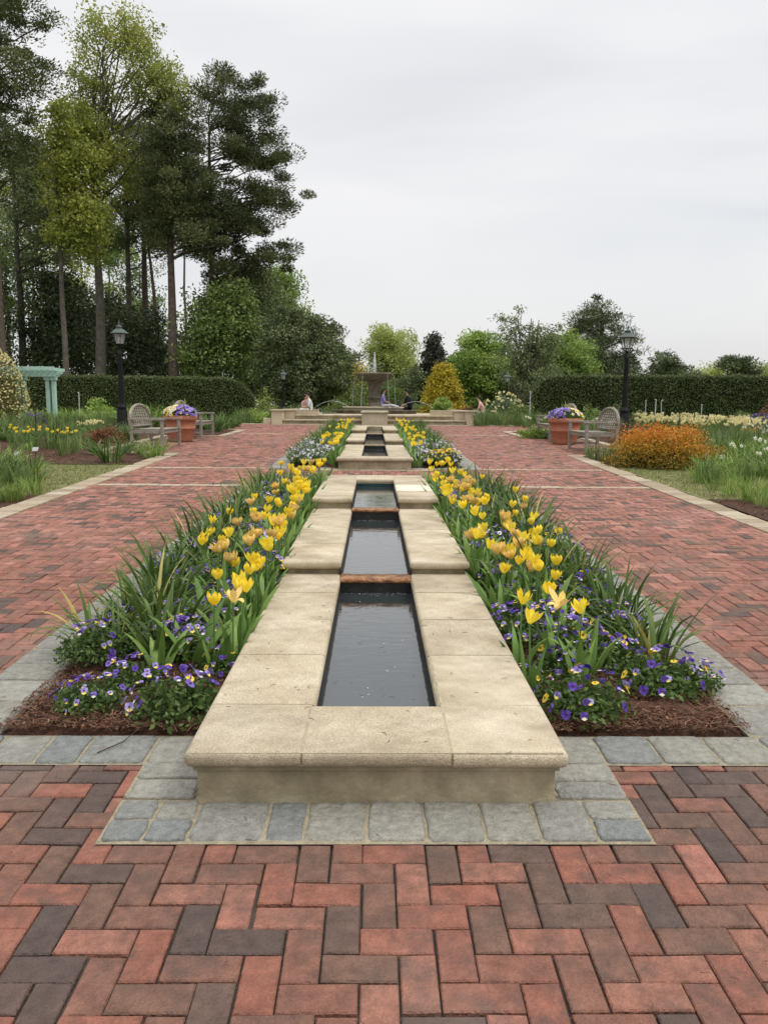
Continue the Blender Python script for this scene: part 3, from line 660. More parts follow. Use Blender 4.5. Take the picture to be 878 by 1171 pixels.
p=at(718,371,25.0); LP.put((p.x,25.0,gz(25)),R(10),(1.25,1.25,(p.z-gz(25))/3.46),'black lamp post with green roofed lantern behind the right bench','lamp posts')
p=at(136,366,25.0); LP.put((p.x,25.0,gz(25)),R(25),(1.25,1.25,(p.z-gz(25))/3.46),'black lamp post with green roofed lantern behind the left bench','lamp posts')
p=at(324,421,38.5); LP.put((p.x,38.5,gz(46)),0,(.85,.85,(p.z-gz(46))/3.46),'distant lamp post before the big dark olive tree left of the fountain','lamp posts')
p=at(580,424,38.5); LP.put((p.x,38.5,gz(46)),R(20),(.85,.85,(p.z-gz(46))/3.46),'distant dark lamp post among trees right of the fountain','lamp posts')

# ------------------------------------------------------------------ benches (face local +X, length along Y)
def bench():
    t=thing('garden_bench','bench','bench'); W=1.5; h=W/2
    for sy in (-1,1):
        y=sy*(h-.04)
        g=MB(); box(g,.0,.065,y-.033,y+.033,0,.60); obj('leg',g,M['teak'],t,bevel=.004)
        g=MB(); box(g,-.62,-.56,y-.033,y+.033,0,.62); obj('leg',g,M['teak'],t,bevel=.004)
        g=MB(); box(g,-.60,.09,y-.045,y+.045,.60,.635); obj('arm',g,M['teak'],t,bevel=.006)
        g=MB(); box(g,-.57,.01,y-.02,y+.02,.33,.40); obj('side_rail',g,M['teak'],t,bevel=.004)
        g=MB(); box(g,-.57,.01,y-.018,y+.018,.12,.16); obj('stretcher',g,M['teak'],t,bevel=.004)
    g=MB()
    for i in range(6): box(g,-.54+i*.103,-.54+i*.103+.082,-h+.06,h-.06,.402,.422)
    obj('seat',g,M['teak'],t,bevel=.004)
    g=MB(); box(g,.0,.035,-h+.07,h-.07,.33,.40); obj('front_rail',g,M['teak'],t,bevel=.004)
    # rounded back with lattice
    g=MB(); prof=[]; R_=h-.02
    def back(u,v): # u along y, v up -> slight recline
        return (-.59-.10*v,u,.42+v)
    def top(u): return .20+.30*math.sqrt(max(0,1-(u/R_)**2))
    P=[back(-R_,0)]+[back(-R_*math.cos(a),.18+.32*math.sin(a)) for a in np.linspace(0,PI,19)]+[back(R_,0)]
    tube(g,P,.032,6,smooth=False); tube(g,[back(-R_,.06),back(R_,.06)],.025,6,smooth=False); bf_=obj('back_frame',g,M['teak'],t)
    g=MB()
    for d in (-1,1):
        for c in np.arange(-1.6,1.7,.135):
            pts=[]
            for v in np.linspace(.07,.50,24):
                u=c+d*(v-.07)*1.2
                if abs(u)<R_-.02 and v<.18+.32*math.sqrt(max(0,1-(u/R_)**2))-.01: pts.append(back(u,v))
            if len(pts)>=2: tube(g,[pts[0],pts[-1]],.011,5,smooth=False)
    obj('back_lattice',g,M['teak'],bf_)
    return Proto(t)
BP=bench()
def bput(s,yc,label): BP.put((s*4.40+0,yc,gz(yc)+.002),0 if s<0 else PI,1,label,'benches either side of the path')
bput(-1,17.2,'weathered round backed teak bench left of the path, in front of its flower pot')
bput(-1,20.9,'weathered teak bench left of the path, farther one beyond the flower pot')
bput(1,17.15,'weathered round backed teak bench right of the path, in front of its flower pot')
bput(1,20.6,'weathered teak bench right of the path, farther one beyond the flower pot')
# ------------------------------------------------------------------ pots
def viola_flower(g,c,n,size,m=0,m2=1,t=.5,rng=random):
    """five petals, facing direction n"""
    n=Vector(n).normalized(); a=Vector((0,0,1))-n*n.z; a=a.normalized() if a.length>.1 else Vector((0,1,0)); b=n.cross(a); c=Vector(c)
    for k,(ang,l,w_,mm) in enumerate(((40,.6,.62,m),(-40,.6,.62,m),(100,.52,.5,m),(-100,.52,.5,m),(180,.55,.75,m2))):
        r_=R(ang); d=a*math.cos(r_)+b*math.sin(r_); q=n.cross(d); l*=size; w_*=size
        V=[c+n*.001,c+d*l*.6+q*w_*.5+n*.003,c+d*l+n*.001*k,c+d*l*.6-q*w_*.5+n*.003]
        g.add([tuple(v) for v in V],[[0,1,2,3]],mm,min(1,max(0,t+random.gauss(0,.12))))
    V=[c+n*.005+(a*math.cos(x)+b*math.sin(x))*size*.16 for x in (0,1.57,3.14,4.71)]; g.add([tuple(v) for v in V],[[0,1,2,3]],3 if m==2 else 2,.3)
def pot():
    t=thing('terracotta_pot','pot','flower pot')
    g=MB(); lathe(g,[(0,0),(.27,0),(.28,.05),(.285,.07),(.30,.10),(.33,.30),(.345,.31),(.345,.33),(.335,.34),(.36,.50),(.39,.51),(.405,.53),(.405,.60),(.39,.62),(.365,.62),(.35,.57)],40); obj('pot_body',g,M['terra'],t)
    g=MB(); lathe(g,[(.355,.575),(0,.60)],30); obj('soil',g,M['soil'],t)
    return Proto(t)
PP=pot()
VM=[M['purple'],M['vy'],M['soil'],M['white']]
def potplant(s):
    t=thing('potted_violas','p','flowers')
    C=RNG.normal(size=(1500,3)); C/=np.linalg.norm(C,axis=1)[:,None]; C*=RNG.uniform(.5,1,(1500,1)); C*=[.40,.40,.20]; C[:,2]=np.abs(C[:,2])+.60
    g=MB(); leaves(g,C,.05,.6); obj('foliage',g,M['vleaf'],t)
    g=MB()
    for i in range(150):
        a=random.random()*6.28; el=random.uniform(.05,1.4); n=Vector((math.cos(a)*math.cos(el),math.sin(a)*math.cos(el),math.sin(el)))
        c=Vector((n.x*.43,n.y*.43,.62+n.z*.25)); side=n.x*(-s)
        if side>-.05: viola_flower(g,c,n+Vector((0,-.3,.1)),.07,0,1 if random.random()<.2 else 0,random.uniform(.3,1))
        else: viola_flower(g,c,n+Vector((0,-.3,.1)),.07,3 if random.random()<.6 else 1,1,random.uniform(.2,1))
    obj('flowers',g,VM,t)
    g=MB()
    for i in range(26): blade(g,(random.gauss(0,.07),random.gauss(0,.07),.6),random.random()*6.28,random.uniform(.3,.5),.02,random.uniform(.1,.6),.7,5,0,random.random())
    obj('spiky_leaves',g,M['lime'],t)
    return t
for s,px in ((-1,207),(1,645)):
    y=19.2; p=at(px,505,y); x=s*abs(p.x)
    PP.put((x,y,gz(y)+.002),random.random()*6,1,'terracotta pot between the two %s benches'%('left' if s<0 else 'right'),'terracotta pots')
    t=potplant(s); t.location=(x,y,gz(y)); t['label']='purple, white and yellow violas filling the pot between the %s benches'%('left' if s<0 else 'right'); t['group']='potted violas'

# ------------------------------------------------------------------ tulips
def petal(g,az,L,W,open_,tip,m,t,r0=.006,flop=0):
    nu,nv=5,7; V=[]
    for i in range(nv):
        v=i/(nv-1)
        r=r0+ (open_*math.sin(v*PI*.62)+ tip*v**3)*1.0
        z=L*(v*.98)-flop*L*1.5*v*v
        hw=W*.5*(.35+.65*math.sin(min(v*1.7,1)*PI/2))*max(.03,(1-v**4))**.55
        for j in range(nu):
            u=(j/(nu-1)*2-1); a=az+u*hw/max(r+.012,.018); rr=r-abs(u)**2*.002+ .0015*u*(1 if m else .6)
            V.append((rr*math.cos(a),rr*math.sin(a),z-abs(u)**2*L*.06*v))
    F=[[i*nu+j,i*nu+j+1,(i+1)*nu+j+1,(i+1)*nu+j] for i in range(nv-1) for j in range(nu-1)]
    g.add(V,F,0,t,True)
def flower_mesh(kind):
    g=MB(); mt=M['yel']
    if kind=='closed': 
        for q in range(6): petal(g,q*PI/3+random.gauss(0,.08),.062*random.uniform(.95,1.05),.052,.027,-.015+random.gauss(0,.002),0,random.random(),r0=.004+.003*(q%2))
    elif kind=='cup':
        for q in range(6): petal(g,q*PI/3+random.gauss(0,.1),.060*random.uniform(.9,1.08),.050,.029,-.006+random.gauss(0,.004),0,random.random(),r0=.004+.003*(q%2))
    elif kind=='lily':
        for q in range(6): petal(g,q*PI/3+random.gauss(0,.1),.066*random.uniform(.9,1.1),.044,.027,.007+random.gauss(0,.005),0,random.random(),r0=.004+.003*(q%2))
    elif kind=='bud':
        for q in range(6): petal(g,q*PI/3,.052,.034,.015,-.010,0,random.random(),r0=.003)
    elif kind=='double':
        mt=M['peach']
        for ring_ in range(3):
            for q in range(7): petal(g,q*PI*2/7+ring_*.4+random.gauss(0,.12),(.068-.004*ring_)*random.uniform(.85,1.1),.046,.036-.010*ring_,.002+random.gauss(0,.008),1,random.random(),r0=.004)
    elif kind=='blown':
        mt=M['peach']
        for q in range(6): petal(g,q*PI/3+random.gauss(0,.2),.075,.046,.034,.03+random.gauss(0,.012),1,random.random(),flop=(.55 if q in (4,5) else random.uniform(0,.2)))
    return g.mesh('flower',[mt])
def tulip(kind,variant):
    hgt=.40
    t=thing('tulip','t','tulip'); 
    lx=random.gauss(0,.025); ly=random.gauss(0,.02)
    fl=bpy.data.objects.new('flower',flower_mesh(kind)); COL.objects.link(fl); fl.parent=t; fl.location=(lx,ly,hgt-.055); fl.rotation_euler=(random.gauss(0,.18),random.gauss(0,.18),random.random()*6); fl.scale=(1.06,1.06,1.06)
    g=MB(); tube(g,[(0,0,-.02),(lx*.2,ly*.2,hgt*.35),(lx*.6,ly*.6,hgt*.7),(lx,ly,hgt-.05)],[.005,.0045,.004,.0045],6); obj('stem',g,M['stem'],t)
    a0=random.random()*6.28
    for q in range(3):
        g=MB(); blade(g,(.006*math.cos(a0+q*2.1),.006*math.sin(a0+q*2.1),0),a0+q*2.1+random.gauss(0,.3),random.uniform(.22,.33),random.uniform(.038,.06),random.uniform(.12,.35),random.uniform(.3,1.1),7,0,random.random(),fold=.5,twist=random.gauss(0,.5)); obj('leaf',g,M['tleaf'],t)
    return Proto(t)
TP={k:[tulip(k,i) for i in range(n)] for k,n in dict(closed=2,cup=3,lily=3,bud=1,double=3,blown=1).items()}
LBL={'closed':'closed','cup':'open cup','lily':'pointed','bud':'small budded','double':'frilly faded apricot','blown':'blown apricot'}
BEDN={('L',1):'near bed left of the water channel',('R',1):'near bed right of the water channel',('L',2):'far bed left of the water channel',('R',2):'far bed right of the water channel'}
def put_tulip(px,py,k,bed,lbl=None,hs=None):
    side,nb=bed
    s=hs or random.uniform(.9,1.12); h=.385*s+.02
    p=atz(px,py,h); sg=-1 if side=='L' else 1
    x=sg*min(1.42,max(.665,abs(p.x))); y=p.y
    y=min(max(y,3.0),10.45) if nb==1 else min(max(y,13.25),25.9)
    kk=k or random.choice(['closed','cup','cup','lily','cup'])
    colour='' if kk in('double','blown') else 'yellow '
    o=random.choice(TP[kk]).put((x,y,gz(y)+.015),random.random()*6.28,s,lbl or '%s %stulip in the %s'%(LBL[kk],colour,BEDN[bed]),'tulips in the channel beds')
    return o
def z2f(lst,ox,oy,sc): return [(ox+a[0]/sc,oy+a[1]/sc,(a[2] if len(a)>2 else None)) for a in lst]
D='double'
L1=z2f([(520,178),(565,185),(600,190,D),(655,185),(590,148),(675,143),(703,165),(733,160),(540,250),(585,258),(650,280),(700,298),(510,290),(515,320),(562,303),(620,325),(583,367),(730,372),(420,393),(378,437),(475,440,D),(600,450),(330,478),(275,492,D),(395,510),(450,490),(485,520,D),(150,582,'lily'),(310,585,D),(385,590,D),(595,578,'lily'),(258,640,D),(348,648),(400,665,'lily'),(110,665,D),(120,735,D),(330,735,'bud'),(255,805,'cup'),(195,870,'lily'),(180,920,'lily'),(343,897,'lily'),(20,990,'cup'),(315,985,'blown'),(530,205),(560,215),(555,275),(535,262),(640,200),(500,310),(40,690,D)],240,500,5.4875)
R1=z2f([(137,168),(165,198),(280,178),(325,185),(190,272),(228,248),(268,230,D),(298,243),(315,268,D),(362,222,D),(385,243,D),(215,297),(382,290,'closed'),(290,363,'cup'),(345,335,D),(395,350,D),(447,343),(390,390,'lily'),(620,360,'cup'),(440,430,'cup'),(555,430,D),(582,465),(448,493,'lily'),(368,530,'lily'),(612,495,'lily'),(615,530,D),(757,505,'cup'),(745,563,'cup'),(497,580,'lily'),(525,610,D),(583,600,D),(643,583,D),(653,640,'lily'),(748,705,'bud'),(850,668,'cup'),(818,825,'cup'),(585,890,'lily'),(612,975,'lily'),(870,890,'blown'),(995,930,'lily'),(380,270,D),(355,240,D),(240,262),(330,200)],460,500,4.878)
L2=z2f([(590,190),(620,190),(660,185),(690,190),(715,180),(660,215),(600,225),(560,240),(640,240),(600,270),(560,270),(530,280),(630,280),(690,215),(550,335),(580,340),(530,340),(570,370),(590,370),(530,390),(560,400),(590,400),(540,420),(560,440),(460,262),(375,365),(400,360),(430,335),(455,350),(400,385),(440,370),(375,437),(450,440),(480,445),(510,455),(530,450),(600,350),(610,380),(575,430),(670,200),(610,255),(520,405),(650,260)],330,460,9.75)
R2=z2f([(70,45),(95,55),(120,50),(85,65),(110,75),(150,65),(135,95),(120,105),(105,85),(160,100),(180,95),(190,115),(115,118),(140,140),(145,165),(155,195),(150,175),(205,135),(200,150),(250,135),(240,165),(180,175),(195,205),(185,210),(223,190),(240,215),(215,150),(185,155),(175,105),(75,55),(100,60),(130,60),(145,85),(170,110),(240,130),(230,155)],440,470,5.49)
R1b=z2f([(380,280),(400,300),(235,310),(272,312),(320,325),(350,320),(365,320)],440,470,5.49)
SPEC={(585+0,701):'x'}
def extra(lst,n,jx,jy,ks=(None,None,'cup','double')):
    return [(a[0]+random.gauss(0,jx),a[1]+random.gauss(0,jy),random.choice(ks)) for a in random.choices(lst,k=n)]
for q in extra([a for a in L1 if a[1]<665],38,10,7): put_tulip(*q,('L',1),hs=random.uniform(.82,1.0))
for q in extra([a for a in R1 if a[1]<665],38,10,7): put_tulip(*q,('R',1),hs=random.uniform(.82,1.0))
for q in extra([a for a in L1 if 560<a[1]<665],16,20,12): put_tulip(q[0]-14,q[1],q[2],('L',1),hs=random.uniform(.85,1.0))
for q in extra([a for a in R1 if 560<a[1]<665],16,20,12): put_tulip(q[0]+14,q[1],q[2],('R',1),hs=random.uniform(.85,1.0))
for q in L1: put_tulip(*q,('L',1),hs=(.98 if q[1]>600 else None))
for q in R1+R1b: put_tulip(*q,('R',1),hs=(.98 if q[1]>600 else None))
for q in L2: put_tulip(*q,('L',2))
for q in R2: put_tulip(*q,('R',2))
# tulip foliage without blooms near the coping
def foliage_plant():
    t=thing('tulip_foliage','f','tulip leaves')
    a0=random.random()*6.28
    for q in range(5):
        g=MB(); a=a0+q*1.35; blade(g,(.015*math.cos(a),.015*math.sin(a),0),a+random.gauss(0,.3),random.uniform(.24,.36),random.uniform(.04,.07),random.uniform(.1,.45),random.uniform(.4,1.3),7,0,random.random(),fold=.5,twist=random.gauss(0,.6)); obj('leaf',g,M['tleaf'],t)
    return Proto(t)
FP=[foliage_plant() for _ in range(4)]
for side,sg in (('L',-1),('R',1)):
    for nb,(a,b) in ((1,(3.55,10.3)),(2,(13.6,25.5))):
        y=a
        while y<b:
            x=sg*random.uniform(.68,1.0); random.choice(FP).put((x,y,gz(y)+.015),random.random()*6.28,random.uniform(.8,1.1),'tuft of broad tulip leaves without a bloom in the '+BEDN[(side,nb)],'tulip leaf tufts')
            y+=random.uniform(.13,.28)*(1 if nb==1 else 1.5)
# strap leaved clumps along the outer edges
def strapclump(mt,n,Lr,Wr,lean,curl,dead=0,spread=.07,seg=6,name='strap_leaf_clump',cat='plant'):
    t=thing(name,'s',cat); g=MB(); gd=MB(); hd=False
    for i in range(n):
        a=random.random()*6.28; r_=spread*math.sqrt(random.random()); b=(r_*math.cos(a),r_*math.sin(a),0)
        az=a+random.gauss(0,.5); dd=random.random()<dead
        blade(gd if dd else g,b,az,random.uniform(*Lr),random.uniform(*Wr),random.uniform(*lean),random.uniform(*curl)*(1 if random.random()<.85 else 1.6),seg,0,random.random(),twist=random.gauss(0,.8),fold=random.uniform(.1,.45))
        hd|=dd
    obj('leaves',g,mt,t)
    if hd: obj('yellowed_leaves',gd,M['dead'],t)
    return Proto(t)
SP=[strapclump(M['strap'],32,(.26,.50),(.016,.034),(.05,.75),(.3,2.3),.07,.09) for _ in range(8)]
for side,sg in (('L',-1),('R',1)):
    for nb,(a,b) in ((1,(3.75,10.35)),(2,(13.5,25.8))):
        y=a; first=True
        while y<b:
            for lane in ((1.22,1.42),(1.0,1.25)):
                if lane[0]<1.1 and random.random()<.35 and nb==1: continue
                x=sg*random.uniform(*lane)
                lab=('foremost dark strappy leaf clump in the ' if first and nb==1 else 'dark strappy leaf clump in the ')+BEDN[(side,nb)]
                random.choice(SP).put((x,y+random.gauss(0,.08),gz(y)+.015),random.random()*6.28,random.uniform(.8,1.1)*(.9 if nb==2 else 1),lab,'strappy leaf clumps in the channel beds'); first=False
            y+=random.uniform(.2,.34) if nb==1 else random.uniform(.35,.55)
# viola clumps
def viola(nearby,yellow=False,pale=False):
    t=thing('viola_clump','v','violas'); r_=.145
    k=1300 if nearby else 260
    C=RNG.normal(size=(k,3)); C/=np.linalg.norm(C,axis=1)[:,None]; C*=RNG.uniform(.35,1,(k,1)); C*=[r_*1.1,r_*1.1,.10]; C[:,2]=np.abs(C[:,2])
    g=MB(); leaves(g,C,.022 if nearby else .04,.5); obj('foliage',g,M['vleaf'],t)
    base=None; gall=MB(); nf=34 if nearby else 30
    for i in range(nf):
        a=random.random()*6.28; el=random.uniform(.1,1.5); n=Vector((math.cos(a)*math.cos(el),math.sin(a)*math.cos(el),math.sin(el)))
        c=Vector((n.x*(r_+.015),n.y*(r_+.015),.02+n.z*.115)); nn=(n+Vector((random.gauss(0,.4),random.gauss(0,.4)-.3,.1))).normalized()
        q=random.random(); sz=random.uniform(.021,.031)
        if yellow: mm,m2,tt=1,1,.3
        elif pale: mm,m2,tt=(3,3,.8) if q<.5 else (0,3,.95)
        else: mm,m2,tt=((0,1,random.uniform(.7,1)) if q<.25 else (0,0,random.uniform(0,.5)) if q<.75 else (0,3,random.uniform(.2,.8)) if q<.93 else (1,1,.3))
        g=MB() if nearby else gall
        viola_flower(g,c if not nearby else c,nn,sz,mm,m2,tt)
        if nearby: obj('flower',g,VM,t)
    if not nearby: obj('flowers',gall,VM,t)
    return Proto(t)
VN=[viola(True) for _ in range(4)]; VF=[viola(False) for _ in range(3)]+[viola(False,pale=True)]; VY=viola(False,yellow=True); VP=viola(False,pale=True)
# the foremost ones, placed one by one
for px,py,sc,lab in ((205,800,1.35,'viola clump with yellow faced blooms at the front corner, left bed'),(105,795,1.0,'loose dark purple viola clump beside the left border stones'),(665,800,1.35,'large purple and white viola clump at the front of the right bed'),(755,775,1.4,'tall pale violet viola clump by the right border stones'),(255,755,.9,'small viola clump against the left side of the channel'),(700,750,1.2,'dark purple viola clump behind the foremost ones, right bed'),(92,788,.75,'smallest low viola clump on the mulch near the left border'),(790,770,.9,'outermost viola clump by the border stones, right bed'),(600,775,.8,'small viola clump touching the coping, right bed front'),(150,770,1.0,'sprawling purple viola clump under strappy leaves, left bed front'),(640,760,1.0,'viola clump hidden among tulip leaves, right bed front')):
    p=atz(px,py+12,0.03); random.choice(VN).put((p.x,p.y,gz(p.y)+.025),random.random()*6,sc,lab,'viola clumps')
for side,sg in (('L',-1),('R',1)):
    y=3.75
    while y<10.4:
        for _ in range(3):
            x=sg*random.uniform(.72,1.44); pr=random.choice(VN if y<5.5 else VF)
            pr.put((x,y+random.uniform(-.1,.1),gz(y)+.03+random.uniform(0,.05)),random.random()*6,random.uniform(.8,1.35),'%s viola clump in the '%('purple' if pr is not VF[3] else 'pale')+BEDN[(side,1)],'viola clumps')
        y+=.26
    y=13.4
    while y<17:
        for q in range(3):
            x=sg*random.uniform(.72,1.4)
            VP.put((x,y,gz(y)+.08),random.random()*6,random.uniform(1.0,1.5),'pale blue viola clump in the '+BEDN[(side,2)],'viola clumps')
        y+=.3
for i in range(5):
    VY.put((random.uniform(1.0,1.4),13.3+i*.12,gz(13.4)+.12),random.random()*6,1.35,'all yellow viola clump at the front corner of the far right bed','yellow viola clumps')

# ------------------------------------------------------------------ trees
def crown(g,env,nsub,rs,nleaf,ls,asp=.5,flat=.7,shell=.45,m=0,up=0,needle=False,tb=(0,1)):
    vol=np.array([e_[3]*e_[4]*e_[5] for e_ in env]); vol=vol**.8; vol/=vol.sum(); cents=[]
    for e_,q in zip(env,vol):
        k=max(1,int(round(nsub*q))); d=RNG.normal(size=(k,3)); d/=np.linalg.norm(d,axis=1)[:,None]; rr=RNG.uniform(0,1,k)**shell
        c=np.array(e_[:3])+d*rr[:,None]*np.array(e_[3:6]); cents.append(c)
    cents=np.concatenate(cents)
    k=len(cents); tt=RNG.uniform(tb[0],tb[1]*.75,k); rad=rs*RNG.uniform(.6,1.5,k)
    P=np.repeat(cents,nleaf,0); T=np.repeat(tt,nleaf); Rr=np.repeat(rad,nleaf)[:,None]
    d=RNG.normal(size=P.shape); d/=np.linalg.norm(d,axis=1)[:,None]; off=d*(RNG.uniform(0,1,(len(P),1))**.45)*Rr; off[:,2]*=flat
    P=P+off; T=np.clip(T+RNG.normal(0,.13,len(T)),0,1)
    nd=None
    if needle: nd=off/np.maximum(Rr,.01)+np.array([0,0,.35])
    leaves(g,P,ls,asp,m,T,needle=nd,up=up)
    return cents
def limb(g,a,b,r0,r1,sag=.15,n=4,seg=5):
    a=Vector(a);b=Vector(b); L_=(b-a).length; pts=[]
    for i in range(n+1):
        u=i/n; p=a.lerp(b,u); p.z+=math.sin(u*PI)*L_*sag*random.uniform(-.6,1); p.x+=random.gauss(0,.05)*L_*(0<i<n); pts.append(p)
    tube(g,pts,[r0+(r1-r0)*i/n for i in range(n+1)],seg,cap=False)
def tree(name,label,cat,x,y,zb,ht,tr,env,leafm,barkm,nsub,rs,nleaf,ls,asp=.5,flat=.7,shell=.45,nlimb=18,rise=(.05,.3),wob=.006,lean=(0,0),fork=None,needle=False,trunk_top=.85,group='trees round the garden',stems=1,up=0):
    t=thing(name,label,cat,(x,y,zb),0,group); g=MB(); c=crown(g,env,nsub,rs,nleaf,ls,asp,flat,shell,needle=needle,up=up); obj('crown',g,leafm,t)
    g=MB(); top=[]
    for s_ in range(stems):
        a=s_*2.4; sp=(.0 if stems==1 else .12*ht)
        P=[(0,0,-.3)]; n=7
        for i in range(1,n+1):
            u=i/n*trunk_top; P.append((lean[0]*u+math.cos(a)*sp*u+random.gauss(0,wob)*ht,lean[1]*u+math.sin(a)*sp*u+random.gauss(0,wob)*ht,ht*u))
        tube(g,P,[tr*(1.25 if i==0 else 1)*(1-.72*i/n)/(1 if stems==1 else 1.6) for i in range(n+1)],8); top.append(P)
    idx=RNG.choice(len(c),min(nlimb,len(c)),replace=False)
    for i in idx:
        P=random.choice(top); cz=c[i][2]; h0=min(max((fork or 0)*ht,cz-abs(random.uniform(*rise))*math.hypot(c[i][0],c[i][1])-.4),ht*trunk_top)
        u=h0/ht/trunk_top*7; k=min(6,int(max(0,u))); fr_=min(1,u-k); a=Vector(P[k]).lerp(Vector(P[k+1]),fr_)
        r0=tr*(1-.72*u/7)*.42
        limb(g,a,c[i],max(r0,.02),.006*ht**.5,.10)
    obj('trunk',g,barkm,t); return t
def env_px(x0,y0,x1,y1,Y,base,dep=1.0):   # ellipsoid from the outline it has in the photo, relative to base point
    a=at(x0,y0,Y); b=at(x1,y1,Y); cx=(a.x+b.x)/2-base[0]; cz=(a.z+b.z)/2-base[2]; rx=abs(b.x-a.x)/2; rz=abs(a.z-b.z)/2
    return (cx,0,cz,rx,rx*dep,rz)
def ptree(name,label,cat,px,Y,boxes,leafm,barkm,tr,nsub,rs,nleaf,ls,top=None,**k):
    b=at(px,470,Y); base=(b.x,Y,gz(Y)); zt=max(at(q[0],q[1],Y).z for q in boxes) if top is None else at(px,top,Y).z
    env=[env_px(*q[:4],Y,base,q[4] if len(q)>4 else .9) for q in boxes]
    return tree(name,label,cat,b.x,Y,gz(Y),zt-gz(Y),tr,env,leafm,barkm,nsub,rs,nleaf,ls,**k)
TG='tall trees of the left wood'
ptree('pine_tree','tall pine at the far left edge with a broad high crown','pine tree',5,42,[(-80,-40,55,60),(-90,40,70,150),(-70,120,50,230)],M['pine'],M['bark'],.36,150,.8,280,.20,asp=.3,wob=.0015,flat=.5,needle=True,group=TG,top=-20,nlimb=40)
ptree('oak_tree','tall oak with sparse yellow green spring leaves and a forked trunk','oak tree',118,46,[(75,8,190,90),(62,60,150,170),(130,55,232,170),(75,150,170,250)],M['oak'],M['bark2'],.36,230,.8,110,.16,flat=.8,group=TG,fork=.42,nlimb=60,top=20,shell=.6,rise=(.25,.9),trunk_top=.66)
ptree('pine_tree','straight tall pine with bare lower trunk in the middle of the wood','pine tree',200,45,[(150,100,245,190),(140,165,260,250),(165,215,270,300)],M['pine'],M['bark'],.31,150,.75,290,.18,asp=.3,wob=.0015,flat=.5,needle=True,group=TG,top=110,nlimb=40)
ptree('pine_tree','dark pine whose layered limbs reach right over the open sky','pine tree',246,47,[(225,80,318,150),(240,125,335,215),(270,200,356,248,.6),(235,195,320,290),(268,275,345,312,.6),(225,270,305,345)],M['pine'],M['bark'],.26,210,.72,290,.18,asp=.3,wob=.0015,flat=.55,needle=True,group=TG,top=90,nlimb=55)
ptree('hardwood_tree','second trunk from the left edge with dull green crown','tree',30,50,[(-5,120,75,230),(0,200,90,330)],M['olive'],M['bark2'],.28,130,.8,120,.18,group=TG,top=130,nlimb=30,wob=.002)
ptree('hardwood_tree','slim straight trunk with thin yellow green crown left of the oak','tree',78,44,[(48,110,120,230),(55,210,125,300)],M['oak'],M['bark2'],.20,130,.8,130,.2,group=TG,top=120,nlimb=30,wob=.002)
ptree('pine_tree','pine with pale trunk just right of the oak','pine tree',152,52,[(110,120,195,240),(130,200,210,300)],M['pine'],M['bark2'],.27,90,.85,240,.2,asp=.3,wob=.0015,flat=.5,needle=True,group=TG,top=130,nlimb=25)
ptree('pine_tree','dark trunked pine close to the leaning one','pine tree',171,55,[(140,130,215,230),(150,210,235,290)],M['pine'],M['bark'],.32,90,.85,240,.2,asp=.3,wob=.0015,flat=.5,needle=True,group=TG,top=140,nlimb=25)
ptree('pine_tree','thin dark leaning pine in the wood','pine tree',192,58,[(150,180,215,280)],M['pine'],M['bark'],.20,50,.85,110,.28,asp=.3,wob=.0015,flat=.5,needle=True,group=TG,top=180,nlimb=20,lean=(-1.6,0))
UG='understorey trees behind the left hedge'
for i,(px,Y,b,m_,lab,ns) in enumerate([
 (140,49,[(98,330,192,445)],'darkev','dark low evergreen between the oak and the straight pine',90),
 (60,50,[(20,300,108,440)],'darkev','dark low evergreen behind the arbor',90),
 (235,46,[(200,345,285,450),(215,320,300,400)],'mid','mid green broad leaved tree at the right end of the left hedge',150),
 (270,49,[(250,300,330,420)],'olive','olive green tree below the reaching pine limbs',90),
 (15,54,[(-60,230,55,440)],'mid','green tree filling the gap at the far left edge',100),
 (100,64,[(35,230,130,420)],'oak','yellow green tree far behind the slim trunk',70),
 (165,66,[(115,280,200,425)],'mid','mid green tree far behind the pale trunked pine',60),
 (180,60,[(150,370,230,450)],'darkev','low dark evergreen behind the straight pine',60),
 (-40,47,[(-120,250,15,450)],'darkev','dark evergreen cut by the left edge',120),
 (45,68,[(-20,160,110,300)],'oak','big dull yellow green tree farthest back on the left',150),
 (130,72,[(80,220,160,310)],'mid','green tree crown seen between oak and pale trunked pine',110),
 (95,58,[(40,330,150,450)],'darkev','dark thicket tree between slim trunk and oak',130),
 (215,70,[(160,180,270,290)],'darkev','dark crown filling behind the straight pine',120),
 (290,60,[(240,340,350,450)],'mid','green tree low behind the reaching pine',130)]):
    ptree('understorey_tree',lab,'tree',px,Y,b,M[m_],M['bark2'],.16,int(ns*1.25),.95,120,.2,group=UG,nlimb=10)
MG='trees round the fountain'
ptree('deciduous_tree','fresh green tree rising right of the pines','tree',322,52,[(292,305,345,390),(300,350,370,440)],M['fresh'],M['bark2'],.2,170,.7,130,.19,group=MG,nlimb=30)
ptree('olive_green_tree','wide rounded dark olive tree left of the fountain','tree',345,44,[(292,345,392,470),(320,365,402,465),(300,400,400,472)],M['olive'],M['bark2'],.22,420,.55,190,.15,group=MG,nlimb=40,stems=3)
ptree('golden_tree','small yellow tinted tree behind the olive tree','tree',402,54,[(388,405,425,470)],M['gold'],M['bark2'],.12,36,.5,70,.14,group=MG,nlimb=10)
ptree('spruce_tree','narrow dark conifer tip left of the fountain bowl','conifer',403,60,[(393,398,413,465)],M['spruce'],M['bark'],.12,36,.5,80,.2,group=MG,nlimb=5)
ptree('spring_tree','pale yellow green spreading tree behind the fountain jet','tree',448,65,[(413,373,478,425),(420,395,484,462)],M['lime'],M['bark2'],.28,230,.75,130,.18,group=MG,nlimb=60,fork=.3,shell=.6,rise=(.4,1))
